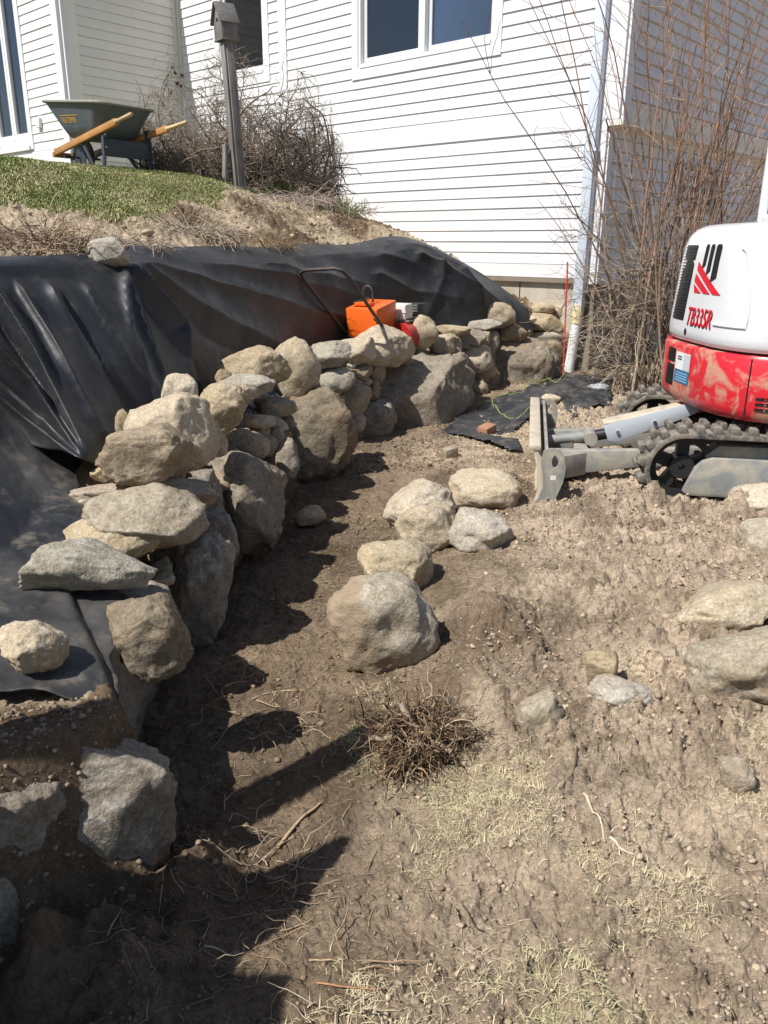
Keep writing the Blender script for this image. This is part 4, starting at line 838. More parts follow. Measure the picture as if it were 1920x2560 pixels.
# dozer blade
BY0, BY1 = -.90, .86
def plate_hole(outer, hole_, y0, y1, name, m, parent):
    bm = bmesh.new(); es = []
    for loop in (outer, hole_):
        vs = [bm.verts.new((x, y0, z)) for x, z in loop]; es += [bm.edges.new((vs[i], vs[(i + 1) % len(vs)])) for i in range(len(vs))]
    bmesh.ops.triangle_fill(bm, use_beauty=True, edges=es); g = bmesh.ops.extrude_face_region(bm, geom=list(bm.faces)); bmesh.ops.translate(bm, vec=(0, y1 - y0, 0), verts=[v for v in g['geom'] if isinstance(v, bmesh.types.BMVert)]); bmesh.ops.recalc_face_normals(bm, faces=bm.faces)
    me = bpy.data.meshes.new(name); bm.to_mesh(me); bm.free(); me.materials.append(m); o = bpy.data.objects.new(name, me); return link(o, parent)
prof = [(-1.79, .0), (-1.755, .06), (-1.735, .14), (-1.735, .22), (-1.755, .30), (-1.80, .37)]
back = [(x + .025, z) for x, z in prof[::-1]]
blade = MB().prism(prof + back, 'y', BY0 + .012, BY1 - .012).build('dozer_blade', M['bladedirt'], exc)
MB().box((-1.79, (BY0 + BY1) / 2, .385), (.075, BY1 - BY0 - .01, .03)).build('blade_top_rail', M['bladedirt'], blade, bevel=.006)
MB().box((-1.715, (BY0 + BY1) / 2, .33), (.02, BY1 - BY0 - .03, .10)).build('blade_stiffener', M['steelgrey'], blade, bevel=.004)
outl = [(-1.80, .0), (-1.66, .008), (-1.635, .08), (-1.600, .18), (-1.592, .27), (-1.61, .345), (-1.64, .385), (-1.69, .388), (-1.735, .37), (-1.75, .30), (-1.73, .22), (-1.725, .14), (-1.745, .06)]
slot = [(-1.66 + .021 * math.cos(a) * (1 if abs(math.sin(a)) < .99 else 1), .305 + .042 * math.sin(a)) for a in np.linspace(0, 2 * math.pi, 14, endpoint=False)]
for y in (BY0, BY1 - .022): plate_hole(outl, slot, y, y + .022, 'blade_end_plate', M['steelgrey'], blade)
MB().box((-1.665, BY0 - .001, .20), (.035, .002, .03)).build('plate_decal', M['engwhite'], blade)
for y in (-.34, .34):
    MB().add([(x, y + s * .04, z) for x, z0, z1 in ((-1.72, .10, .24), (-1.45, .10, .26), (-1.1, .16, .28), (-.62, .20, .33)) for s in (-1, 1) for z in (z0, z1)], [(0, 1, 3, 2), (12, 14, 15, 13)] + [f for i in range(3) for f in ((i * 4, i * 4 + 4, i * 4 + 5, i * 4 + 1), (i * 4 + 2, i * 4 + 3, i * 4 + 7, i * 4 + 6), (i * 4 + 1, i * 4 + 5, i * 4 + 7, i * 4 + 3), (i * 4, i * 4 + 2, i * 4 + 6, i * 4 + 4))]).build('blade_arm', M['steelgrey'], exc, bevel=.008)
MB().add([(x, y, z) for x, y in ((-1.71, -.62), (-1.43, -.38), (-1.43, -.26), (-1.71, -.30)) for z in (.09, .25)], [(0, 1, 3, 2), (2, 3, 5, 4), (4, 5, 7, 6), (6, 7, 1, 0), (1, 7, 5, 3), (0, 2, 4, 6)]).build('blade_gusset', M['steelgrey'], exc, bevel=.006)
MB().box((-1.46, 0, .2), (.1, .72, .1)).build('cross_tube', M['steelgrey'], exc, bevel=.012)
MB().tube([(-1.68, -.10, .26), (-1.42, -.10, .30)], .035, 14).build('blade_bracket', M['steelgrey'], exc, smooth=True)
MB().tube([(-1.40, -.24, .31), (-1.40, -.02, .31)], .045, 18).build('cylinder_pin', M['steelgrey'], exc, smooth=True)
MB().tube([(-1.36, -.1, .31), (-.5, -.1, .50)], .04, 16).build('blade_cylinder', M['blackmetal'], exc, smooth=True)
gpl = MB().prism([(-1.32, .40), (-.78, .575), (-.66, .575), (-.72, .51), (-.83, .455), (-1.22, .285), (-1.28, .295)], 'y', -.185, -.172).build('cylinder_guard', M['bright'], exc, bevel=.003)
MB().add([(x, y, z) for x, z in ((-1.32, .402), (-.68, .58)) for y in (-.184, -.03) for z in (z, z + .008)], [(0, 1, 3, 2), (4, 6, 7, 5), (0, 4, 5, 1), (2, 3, 7, 6), (0, 2, 6, 4), (1, 5, 7, 3)]).build('guard_top', M['bladedirt'], gpl, bevel=.002)
for x, z in ((-1.22, .36), (-.98, .44)): MB().tube([(x, -.202, z), (x, -.185, z)], .013, 8).build('bolt', M['chrome'], gpl, smooth=True)
# upper body: swung a little against the tracks
UY = R(13); upb = empty('upper_body', (0, 0, 0), parent=exc); upb.rotation_euler.z = UY
XB, XFRT, YW, NE = .86, .62, .80, 3.3
def plan(n=160):
    P = []
    for a in np.linspace(0, 2 * math.pi, n, endpoint=False):
        c, s = math.cos(a), math.sin(a); X_ = (XFRT if c > 0 else XB); r = (abs(c) ** NE + abs(s) ** NE) ** (-1 / NE); P.append((X_ * r * c, YW * r * s))
    return P
PL = plan()
def loft(name, layers, m, parent, cap=True):
    n = len(PL); V = []; Fc = []
    for z, k, kk in layers: V += [(x * k, y * kk, z) for x, y in PL]
    for i in range(len(layers) - 1):
        for j in range(n): Fc.append((i * n + j, i * n + (j + 1) % n, (i + 1) * n + (j + 1) % n, (i + 1) * n + j))
    if cap: Fc += [tuple(range(n))[::-1], tuple(range((len(layers) - 1) * n, len(layers) * n))]
    return MB().add(V, Fc).build(name, m, parent, smooth=True)
red = loft('counterweight', [(.575, .86, .86), (.58, .95, .95), (.61, .985, .985), (.66, 1.0, 1.0), (.95, 1.0, 1.0), (.972, .985, .985), (.975, .93, .93)], M['mred'], upb)
loft('seam', [(.972, .95, .95), (.992, .95, .95)], M['blackgap'], upb)
def wk(z): return np.interp(z, [.99, 1.02, 1.1, 1.5, 1.60, 1.66, 1.70, 1.725, 1.735], [.965, .985, .985, .95, .935, .91, .87, .81, .72])
hood = loft('engine_hood', [(z, wk(z), wk(z)) for z in (.99, 1.005, 1.02, 1.06, 1.1, 1.2, 1.3, 1.4, 1.5, 1.56, 1.60, 1.63, 1.66, 1.68, 1.70, 1.715, 1.725, 1.732, 1.735)], M['mwhite'], upb)
# surface coordinates: s = arc length from the rear middle, positive towards the far side
ang = np.linspace(math.pi / 2 * .55, math.pi * 2 - math.pi / 2 * .55, 1200); cc, ss = np.cos(ang), np.sin(ang); rr_ = (np.abs(cc) ** NE + np.abs(ss) ** NE) ** (-1 / NE); SX = np.where(cc > 0, XFRT, XB) * rr_ * cc; SY = YW * rr_ * ss
SL = np.concatenate([[0], np.cumsum(np.hypot(np.diff(SX), np.diff(SY)))]); mid_ = SL[np.argmin(np.abs(ang - math.pi))]; SL = mid_ - SL     # far side positive
o_ = np.argsort(SL); SL, SX, SY = SL[o_], SX[o_], SY[o_]
def surf(s, z, red_=False, off=.004):
    x, y = np.interp(s, SL, SX), np.interp(s, SL, SY); k = 1.0 if red_ else wk(z); x2, y2 = np.interp(s + .01, SL, SX), np.interp(s + .01, SL, SY); t = np.array([x2 - x, y2 - y]); t /= np.linalg.norm(t); nn = np.array([-t[1], t[0]]); nn = nn if nn @ np.array([x, y]) > 0 else -nn
    return (x * k + nn[0] * off, y * k + nn[1] * off, z)
def decal(name, poly, m, parent, red_=False, off=.004, th=.002):
    "polygon in (s, z) laid on the body; s runs to the far side"
    Q = []
    for i in range(len(poly)):
        a, b_ = poly[i], poly[(i + 1) % len(poly)]; k = max(1, int(abs(b_[0] - a[0]) / .02)); Q += [(a[0] + (b_[0] - a[0]) * t / k, a[1] + (b_[1] - a[1]) * t / k) for t in range(k)]
    n = len(Q); c = (sum(q[0] for q in Q) / n, sum(q[1] for q in Q) / n); V = [surf(s, z, red_, off) for s, z in Q] + [surf(*c, red_, off)]
    o = mobj(name, V, [(i, (i + 1) % n, n) for i in range(n)], m, parent); return o
def rect(s0, s1, z0, z1): return [(s0, z0), (s1, z0), (s1, z1), (s0, z1)]
S0 = -.33      # where the lettering ends on the near side
def txt(name, body, m, parent, size, maker, shear=.12, sx=1.):
    c = bpy.data.curves.new(name, 'FONT'); c.body = body; c.size = size; c.shear = shear; c.resolution_u = 3; t = bpy.data.objects.new(name, c); COL.objects.link(t); dg = bpy.context.evaluated_depsgraph_get(); me = bpy.data.meshes.new_from_object(t.evaluated_get(dg)); COL.objects.unlink(t); bpy.data.objects.remove(t)
    P = np.array([v.co for v in me.vertices]); w_ = P[:, 0].max() - P[:, 0].min(); P[:, 0] -= P[:, 0].min(); P[:, 0] *= sx
    for v, q in zip(me.vertices, P): v.co = maker(q[0], q[1])
    me.materials.clear(); me.materials.append(m); o = bpy.data.objects.new(name, me); return link(o, parent), w_ * sx
TS = S0 + .40
def bold(maker, dx, dy): return lambda x, y: maker(x + dx, y + dy)
mk = lambda off: (lambda x, y: surf(TS - x, 1.10 + y, False, off))
txt('model_lettering', 'TB335R', M['decalblack'], hood, .165, bold(mk(.003), .006, -.007), .18, .68)
for dx in (-.004, .0, .004): txt('model_lettering', 'TB335R', M['redclean'], hood, .165, bold(mk(.0045 + dx * .1), dx, 0), .18, .68)
for a in (((0, .235), (.0, .43), (.0, .43), (.40, .235)),):
    decal('logo_stripe', [(TS - .01, .43 + 1.07), (TS - .40, .235 + 1.07), (TS - .30, .235 + 1.07), (TS - .01, .375 + 1.07)][::1], M['redclean'], hood)
    decal('logo_stripe', [(TS - .005, .355 + 1.07), (TS - .27, .235 + 1.07), (TS - .17, .235 + 1.07), (TS - .0, .305 + 1.07)], M['redclean'], hood)
    decal('logo_stripe', [(TS - .0, .29 + 1.07), (TS - .14, .235 + 1.07), (TS - .03, .235 + 1.07)], M['redclean'], hood)
for k, (s, zz0) in enumerate(((TS - .10, 1.45), (TS - .18, 1.415), (TS - .27, 1.375))):
    w_ = (.05, .055, .075)[k]; P = [(s - w_ / 2 + dx * w_, z) for dx, z in ((0, zz0 + .03), (1, zz0), (1.0, 1.59), (.85, 1.605), (.15, 1.605), (0, 1.59))]; decal('vent_slot', P, M['blackgap'], hood)
# louvre grille on the far corner
g0 = TS + .06
gr = decal('side_grille', rect(g0, g0 + .22, 1.12, 1.60), M['decalblack'], hood)
for k in range(24): decal('louvre', rect(g0 + .01, g0 + .21, 1.13 + k * .0195, 1.138 + k * .0195), M['blackmetal'], gr, off=.010)
decal('keyhole', [(TS + .0 + .018 * math.cos(a), 1.05 + .024 * math.sin(a)) for a in np.linspace(0, 6.28, 14, endpoint=False)], M['decalblack'], hood)
for z0, z1 in ((.84, .93), (.68, .82)): 
    g = decal('tail_lamp', rect(g0 + .02, g0 + .16, z0, z1), M['decalblack'], red, True)
    for k in range(int((z1 - z0) / .02)): decal('louvre', rect(g0 + .03, g0 + .15, z0 + .006 + k * .02, z0 + .012 + k * .02), M['blackmetal'], g, True, .008)
st = decal('warning_sticker', rect(TS - .17, TS + .06, .80, .915), M['decalwhite'], red, True); decal('sticker_field', rect(TS - .17, TS + .06, .715, .798), M['decalblue'], st, True)
decal('sticker_field', rect(TS - .165, TS - .07, .805, .91), mat('sticker_grey', (.55, .58, .6), .4), st, True, .006)
for k in range(4): decal('sticker_text', rect(TS - .15, TS + .04 - .02 * (k % 2), .726 + k * .017, .732 + k * .017), mat('sticker_print', (.35, .5, .62), .5), st, True, .0055)
for k in range(2): decal('sticker_text', rect(TS - .04, TS + .03, .865 + k * .016, .873 + k * .016), M['decalblack'], st, True, .0055)
sn = -.66
decal('panel_seam', rect(sn, sn + .008, .60, .96), M['blackgap'], red, True, .003)
for k in range(3): decal('vent_slot', rect(sn - .30, sn - .05, .655 + k * .032, .672 + k * .032), M['blackgap'], red, True)
# raised crescent on the hood
V = [surf(S0 - .12 - .13 * math.sin(t), 1.58 - .42 * (1 - math.cos(t)) , False, .0) for t in np.linspace(0, math.pi * .5, 22)] + [surf(s, 1.16 - .03, False, .0) for s in np.linspace(S0 - .25, S0 + .02, 6)]
MB().tube(V, [.011] * len(V), 8).build('hood_rib', M['mwhite'], hood, smooth=True)
# cab
cabm = empty('cab', (0, 0, 0), parent=None); bpy.data.objects.remove(cabm)
CX0, CX1, CY0, CY1, CZ0, CZ1 = -.10, .78, -.15, .70, 1.0, 2.48
b = MB()
for x, y in ((CX0, CY0), (CX0, CY1), (CX1, CY0), (CX1, CY1)): b.box((x, y, (CZ0 + CZ1) / 2), (.075, .075, CZ1 - CZ0))
for z in (1.78, 2.44): b.box(((CX0 + CX1) / 2, CY0, z), (CX1 - CX0, .07, .07)).box(((CX0 + CX1) / 2, CY1, z), (CX1 - CX0, .07, .07)).box((CX0, (CY0 + CY1) / 2, z), (.07, CY1 - CY0, .07)).box((CX1, (CY0 + CY1) / 2, z), (.07, CY1 - CY0, .07))
cab = b.build('cab', M['mwhite'], upb, bevel=.012)
MB().box(((CX0 + CX1) / 2, (CY0 + CY1) / 2, 2.50), (CX1 - CX0 + .1, CY1 - CY0 + .1, .07)).build('cab_roof', M['mwhite'], upb, bevel=.025)
for y in (CY0, CY1): MB().box(((CX0 + CX1) / 2, y, 2.11), (CX1 - CX0 - .07, .008, .6)).build('cab_window', M['darkglass'], upb)
MB().box((CX0, (CY0 + CY1) / 2, 2.11), (.008, CY1 - CY0 - .07, .6)).build('cab_window', M['darkglass'], upb)
MB().box((CX1 + .35, -.2, .62), (.5, .3, .5)).build('boom_foot', M['mred'], upb, bevel=.03)
MB().add([(x, y, z) for x, z0, z1 in ((1.3, .5, .95), (2.1, 1.9, 2.25), (3.0, 2.3, 2.5)) for y in (-.28, -.12) for z in (z0, z1)], [(0, 1, 3, 2), (8, 10, 11, 9)] + [f for i in range(2) for f in ((i * 4, i * 4 + 4, i * 4 + 5, i * 4 + 1), (i * 4 + 2, i * 4 + 3, i * 4 + 7, i * 4 + 6), (i * 4 + 1, i * 4 + 5, i * 4 + 7, i * 4 + 3), (i * 4, i * 4 + 2, i * 4 + 6, i * 4 + 4))]).build('boom', M['mred'], upb, bevel=.02)
# upper_body is an empty: hand its meshes on so that the excavator is thing > part > sub-part
bpy.context.view_layer.update()
for ch in list(upb.children):
    mwd = upb.matrix_basis @ ch.matrix_basis; ch.parent = exc; ch.matrix_parent_inverse = Matrix.Identity(4); ch.matrix_basis = mwd
bpy.data.objects.remove(upb)
# ------------------------------------------------------------------ plate compactor
p = atd(905, 820, 7.4); cf = np.array([.48, .87, 0]); cl = np.array([.87, -.48, 0])
cmp_ = empty('plate_compactor', (p[0], p[1], .50), X=cl, Y=cf); tag(cmp_, 'orange plate compactor with black loop handle behind the wall stones', 'compactor')
zt0 = .56
tank = MB().add([(-.15, 0, .26), (.15, 0, .26), (.15, .34, .24), (-.15, .34, .24), (-.165, -.02, .52), (.165, -.02, .52), (.16, .36, .585), (-.16, .36, .585)], [(0, 1, 2, 3), (4, 7, 6, 5), (0, 4, 5, 1), (1, 5, 6, 2), (2, 6, 7, 3), (3, 7, 4, 0)]).build('water_tank', M['orange'], cmp_, bevel=.012)
MB().box((-.02, .08, .555), (.16, .1, .03)).build('tank_lid', M['orange'], tank, bevel=.006)
MB().tube([(-.11, .02, .56), (-.11, .3, .595)], .012, 8).build('hose', M['blackmetal'], tank, smooth=True)
hk = [(.02, .16, .57), (.02, .155, .66), (.0, .15, .70), (-.04, .15, .71), (-.07, .15, .68), (-.075, .15, .62)]
MB().tube(resample(hk, 16), .011, 8).build('lifting_hook', M['rust'], cmp_, smooth=True)
MB().box((0, .3, .05), (.42, .75, .06)).build('base_plate', M['blackmetal'], cmp_, bevel=.02)
for s in (-1, 1): MB().box((s * .17, .3, .15), (.03, .3, .2)).build('side_bracket', M['engred'], cmp_, bevel=.005)
MB().tube([(.195, .33, .24), (.195, .62, .24)], .14, 24).build('belt_guard', M['engred'], cmp_, smooth=True)
MB().box((.13, .50, .47), (.19, .17, .15)).build('fuel_tank', M['engwhite'], cmp_, bevel=.022)
MB().box((.13, .50, .468), (.2, .18, .006)).build('tank_seam', M['engwhite'], cmp_)
mf = MB().box((.17, .72, .47), (.17, .18, .14)).build('muffler', M['blackmetal'], cmp_, bevel=.015)
for k in range(5): MB().box((.17, .629, .42 + k * .025), (.13, .006, .009)).build('muffler_louvre', M['steelgrey'], mf)
MB().box((.1, .62, .3), (.28, .36, .22)).build('engine_block', M['blackmetal'], cmp_, bevel=.02)
for k in range(5): MB().box((.1, .62, .23 + k * .04), (.31, .38, .012)).build('cooling_fin', M['steelgrey'], cmp_)
hd = [(.215, .30, .14), (.22, -.05, .40), (.22, -.58, .81), (.20, -.66, .865), (.15, -.685, .88), (-.15, -.685, .86), (-.20, -.66, .835), (-.22, -.58, .78), (-.22, -.05, .38), (-.21, .3, .14)]
P = []
for a, b_ in zip(hd[:-1], hd[1:]): P += [tuple(np.array(a) + (np.array(b_) - np.array(a)) * t / 4) for t in range(4)]
P.append(hd[-1]); MB().tube(P, .0145, 10).build('handle', M['rust'], cmp_, smooth=True)
MB().tube([(.15, -.05, .44), (.21, .15, .30), (.20, .34, .44)], .007, 6).build('throttle_cable', M['blackmetal'], cmp_, smooth=True)

# ------------------------------------------------------------------ wheelbarrow
wx = np.array([.778, -.625, 0]); wx /= np.linalg.norm(wx); wy = np.array([.625, .778, 0]); wy /= np.linalg.norm(wy)
lp = atd(262, 424, 8.9); og = lp - .80 * wx + .27 * wy
wb = empty('wheelbarrow', (og[0], og[1], lp[2] - .02), X=wx, Y=wy); tag(wb, 'dark grey wheelbarrow with wooden handles parked on the lawn before the cream wall', 'wheelbarrow')
def rrect(x0, x1, y, z0, z1, r, n=6):
    P = []
    for cx_, cy_, a0 in ((x1 - r, y - r, 0), (x0 + r, y - r, 90), (x0 + r, -y + r, 180), (x1 - r, -y + r, 270)):
        for k in range(n): a = R(a0 + 90 * k / (n - 1)); X_ = cx_ + r * math.cos(a); P.append((X_, cy_ + r * math.sin(a), z0 + (z1 - z0) * (X_ - x0) / (x1 - x0)))
    return P
def loftp(layers, cap0=True, capn=False):
    n = len(layers[0]); V = [q for l in layers for q in l]; Fc = [(i * n + j, i * n + (j + 1) % n, (i + 1) * n + (j + 1) % n, (i + 1) * n + j) for i in range(len(layers) - 1) for j in range(n)]
    if cap0: Fc.append(tuple(range(n))[::-1])
    if capn: Fc.append(tuple(range((len(layers) - 1) * n, len(layers) * n)))
    return V, Fc
lay = [rrect(.16, .64, .20, .335, .325, .12), rrect(.10, .70, .235, .36, .345, .13), rrect(.03, .76, .27, .46, .42, .13), rrect(-.05, .82, .30, .58, .52, .12), rrect(-.13, .88, .33, .70, .60, .11)]
inn = [rrect(-.12, .87, .32, .70, .60, .11), rrect(-.04, .81, .29, .58, .52, .12), rrect(.12, .68, .22, .37, .36, .12)]
V, Fc = loftp(lay + inn, True, True); tray = MB().add(V, Fc).build('tray', M['poly'], wb, smooth=True)
rim = rrect(-.142, .892, .342, .702, .602, .115, 9); MB().tube(rim + [rim[0]], .014, 8).build('tray_rim', M['polyrim'], tray, smooth=True)
for s in (-1, 1):
    a, b_ = Vector((-.17, s * .20, .235)), Vector((1.10, s * .29, .42)); d = b_ - a; m = Matrix((d.normalized(), Vector((0, 0, 1)).cross(d.normalized()).normalized(), d.normalized().cross(Vector((0, 0, 1)).cross(d.normalized()).normalized()))).transposed()
    hb = MB().box((a + b_) / 2, (d.length, .042, .062), m).build('handle', M['ashwood'], wb, bevel=.008)
    e = b_ + d.normalized() * .28; MB().tube([b_ - d.normalized() * .02, b_ + d.normalized() * .05, e - d.normalized() * .02, e], [.026, .019, .0185, .014], 10).build('grip', M['ashbare'], hb, smooth=True)
    # leg: a splayed strap down and forward
    lg = MB(); lg.tube([(.80, s * .26, .40), (.80, s * .27, .03), (.79, s * .27, .01)], .0, 4); lg = MB()
    lg.add([(x, s * y, z) for z, x, y in ((.42, .80, .245), (.0, .82, .275)) for x in (x - .03, x + .03) for y in (y - .008, y + .012)], [(0, 1, 3, 2), (4, 6, 7, 5), (0, 4, 5, 1), (2, 3, 7, 6), (0, 2, 6, 4), (1, 5, 7, 3)])
    o = lg.build('leg', M['barrowsteel'], wb, bevel=.003)
    lg = MB(); lg.add([(x, s * y, z) for z, x, y in ((.34, .34, .215), (.0, .66, .265)) for x in (x - .025, x + .025) for y in (y - .006, y + .006)], [(0, 1, 3, 2), (4, 6, 7, 5), (0, 4, 5, 1), (2, 3, 7, 6), (0, 2, 6, 4), (1, 5, 7, 3)]); lg.build('leg_brace', M['barrowsteel'], wb, bevel=.002)
    for z in (.12, .22, .33): MB().tube([(.845, s * .265, z), (.856, s * .265, z)], .008, 8).build('bolt', M['chrome'], o, smooth=True)
MB().box((.815, 0, .22), (.012, .53, .16)).build('leg_crossplate', M['barrowsteel'], wb, bevel=.003)
MB().box((-.17, 0, .215), (.045, .46, .05)).build('front_bar', M['ashwood'], wb, bevel=.005)
V, Fc = [], []; nn = 28
ty = MB()
for i in range(nn):
    for k in range(10): a, b2 = 2 * math.pi * i / nn, 2 * math.pi * k / 10; r_ = .155 + .045 * math.cos(b2); V.append((r_ * math.cos(a), .042 * math.sin(b2), .19 + r_ * math.sin(a)))
for i in range(nn):
    for k in range(10): Fc.append((i * 10 + k, ((i + 1) % nn) * 10 + k, ((i + 1) % nn) * 10 + (k + 1) % 10, i * 10 + (k + 1) % 10))
whl = ty.add(V, Fc).build('wheel', M['rubber'], wb, smooth=True); MB().tube([(0, -.03, .19), (0, .03, .19)], .112, 20).build('wheel_rim', M['barrowsteel'], whl, smooth=True); MB().tube([(0, -.21, .19), (0, .21, .19)], .011, 8).build('axle', M['barrowsteel'], whl)
for s in (-1, 1): MB().add([(x, s * y, z) for x, y, z in ((-.02, .11, .16), (.02, .11, .16), (.30, .19, .36), (.26, .19, .36))] + [(x, s * (y + .006), z) for x, y, z in ((-.02, .11, .16), (.02, .11, .16), (.30, .19, .36), (.26, .19, .36))], [(0, 1, 2, 3), (7, 6, 5, 4), (0, 4, 5, 1), (1, 5, 6, 2), (2, 6, 7, 3), (3, 7, 4, 0)]).build('wheel_bracket', M['barrowsteel'], wb)
# lettering on the near side of the tray: between layers 3 and 4 the side leans outwards
def trayside(x, y):
    X_ = .16 + x; t = .25 + y * 7.5; za = .46 + (.42 - .46) * (X_ - .03) / .73; zb2 = .58 + (.52 - .58) * (X_ + .05) / .87; return (X_, -(.27 + .03 * t) - .005, za + (zb2 - za) * t)
txt('tray_lettering', 'TRUE TEMPER', M['decalyellow'], tray, .085, trayside, 0, .50)
V = [trayside(x, y) for x, y in ((-.01, .075), (.29, .075), (.29, .082), (-.01, .082))]; mobj('tray_lettering', V, [(0, 1, 2, 3)], M['decalyellow'], tray)

# ------------------------------------------------------------------ bird house
pb = atd(601, 470, 9.0)
bh = empty('bird_house', (pb[0], pb[1], pb[2] - .06), X=(math.cos(R(38)), math.sin(R(38)), 0)); tag(bh, 'weathered grey wooden bird house on a tall post before the bare bush', 'bird house')
bh.matrix_world = bh.matrix_world @ Matrix.Rotation(R(-2.6), 4, Vector((-math.sin(R(38)), math.cos(R(38)), 0)) @ Matrix.Identity(3) if False else bh.matrix_world.to_3x3().inverted() @ Vector((pb[0], pb[1], 0)).normalized())
MB().box((0, 0, .70), (.095, .10, 1.40)).build('post', M['oldwood'], bh, bevel=.006)
MB().box((-.006, -.061, .68), (.08, .02, 1.32)).build('post_board', M['oldwood'], bh, bevel=.004); MB().box((-.059, -.01, .69), (.02, .08, 1.36)).build('post_board', M['oldwood'], bh, bevel=.004)
m = Matrix.Rotation(R(6), 3, 'Y'); MB().box((-.14, .03, .22), (.03, .07, .5), m).build('post_brace', M['oldwood'], bh, bevel=.004)
# box: gable faces -x
P = [(-.08, 1.40), (.08, 1.40), (.08, 1.545), (0, 1.70), (-.08, 1.545)]
bx_ = MB().prism(P, 'x', -.09, .085).build('nest_box', M['oldwood'], bh, bevel=.003)
for s in (-1, 1):
    d = Vector((0, s * .08, -.155)).normalized(); nn = Vector((0, s * .155, .08)).normalized(); a = Vector((0, 0, 1.712)); L_ = .205
    V = [Vector((x, 0, 0)) + a + d * t + nn * h_ for x in (-.115, .10) for t in (0, L_) for h_ in (0.001, .017)]; MB().add(V, [(0, 1, 3, 2), (4, 6, 7, 5), (0, 4, 5, 1), (2, 3, 7, 6), (0, 2, 6, 4), (1, 5, 7, 3)]).build('roof_board', M['oldwood2'], bh, bevel=.002)
MB().tube([(-.0925, 0, 1.565), (-.087, 0, 1.565)], .018, 18).build('entrance_hole', M['blackgap'], bx_)
MB().box((-.003, 0, 1.396), (.19, .17, .016)).build('floor_board', M['oldwood'], bh, bevel=.002)

# ------------------------------------------------------------------ marker stake and string
a = atd(1419, 655, 9.2); b_ = atd(1409, 925, 9.05); b_[2] = max(b_[2], .0)
o = MB().tube([(0, 0, -.05), tuple(Vector(a) - Vector(b_))], .009, 8).build('marker_stake', M['stake'], None, smooth=True, loc=tuple(b_)); tag(o, 'thin red fibreglass marker stake in front of the downspout', 'stake')
s0 = atd(1432, 790, 9.15); s1 = atd(1412, 925, 9.0); s2 = atd(1352, 965, 7.0); s1[2] = .25; pts = [s0, (s0 + s1) / 2 + np.array([0, 0, -.02]), s1, (s1 + s2) / 2 + np.array([.05, 0, -.04]), s2]
gs = [atz(x, y, .06) for x, y in ((1352, 968), (1400, 950), (1430, 938), (1385, 965), (1320, 985), (1300, 1000), (1240, 1005), (1232, 1020), (1260, 1045), (1290, 1052), (1330, 1030))]
P = resample([tuple(q) for q in [s0, s1] + gs], 90); P[:, 2] = np.maximum(P[:, 2], [gz(q[0], q[1]) + .075 for q in P]); P[:, 2] += .01 * fbm(P * 5, 2, 4)
o = MB().tube([tuple(q - P[-1]) for q in P], .0028, 5).build('string_line', M['string'], None, smooth=True, loc=tuple(P[-1])); tag(o, 'loose yellow green string running from the stake to the blade', 'string')
# ------------------------------------------------------------------ plants and litter
rg = np.random.RandomState(11)
def strands(name, paths, rads, cols, m, loc_, label, cat, kind=None, group=None, sides=3, parent=None):
    V, Fc = tubes_np(paths, rads, sides); o = mobj(name, V - np.array(loc_), Fc, m, parent, Vector(loc_), smooth=True)
    C = np.concatenate([np.repeat(np.atleast_2d(c), len(p) * sides, 0) if np.ndim(c) == 1 else np.repeat(c, sides, 0) for p, c in zip(paths, cols)]); vcol(o.data, C)
    if label or kind: tag(o, label, cat, group, kind)
    return o
def wander(p0, d0, L, n, jit, grav=0., rg=rg):
    P = [np.array(p0, float)]; d = np.array(d0, float); d /= np.linalg.norm(d); st = L / n
    for k in range(n):
        d = d + rg.normal(size=3) * jit + np.array([0, 0, grav]); d /= np.linalg.norm(d); P.append(P[-1] + d * st)
    return np.array(P)
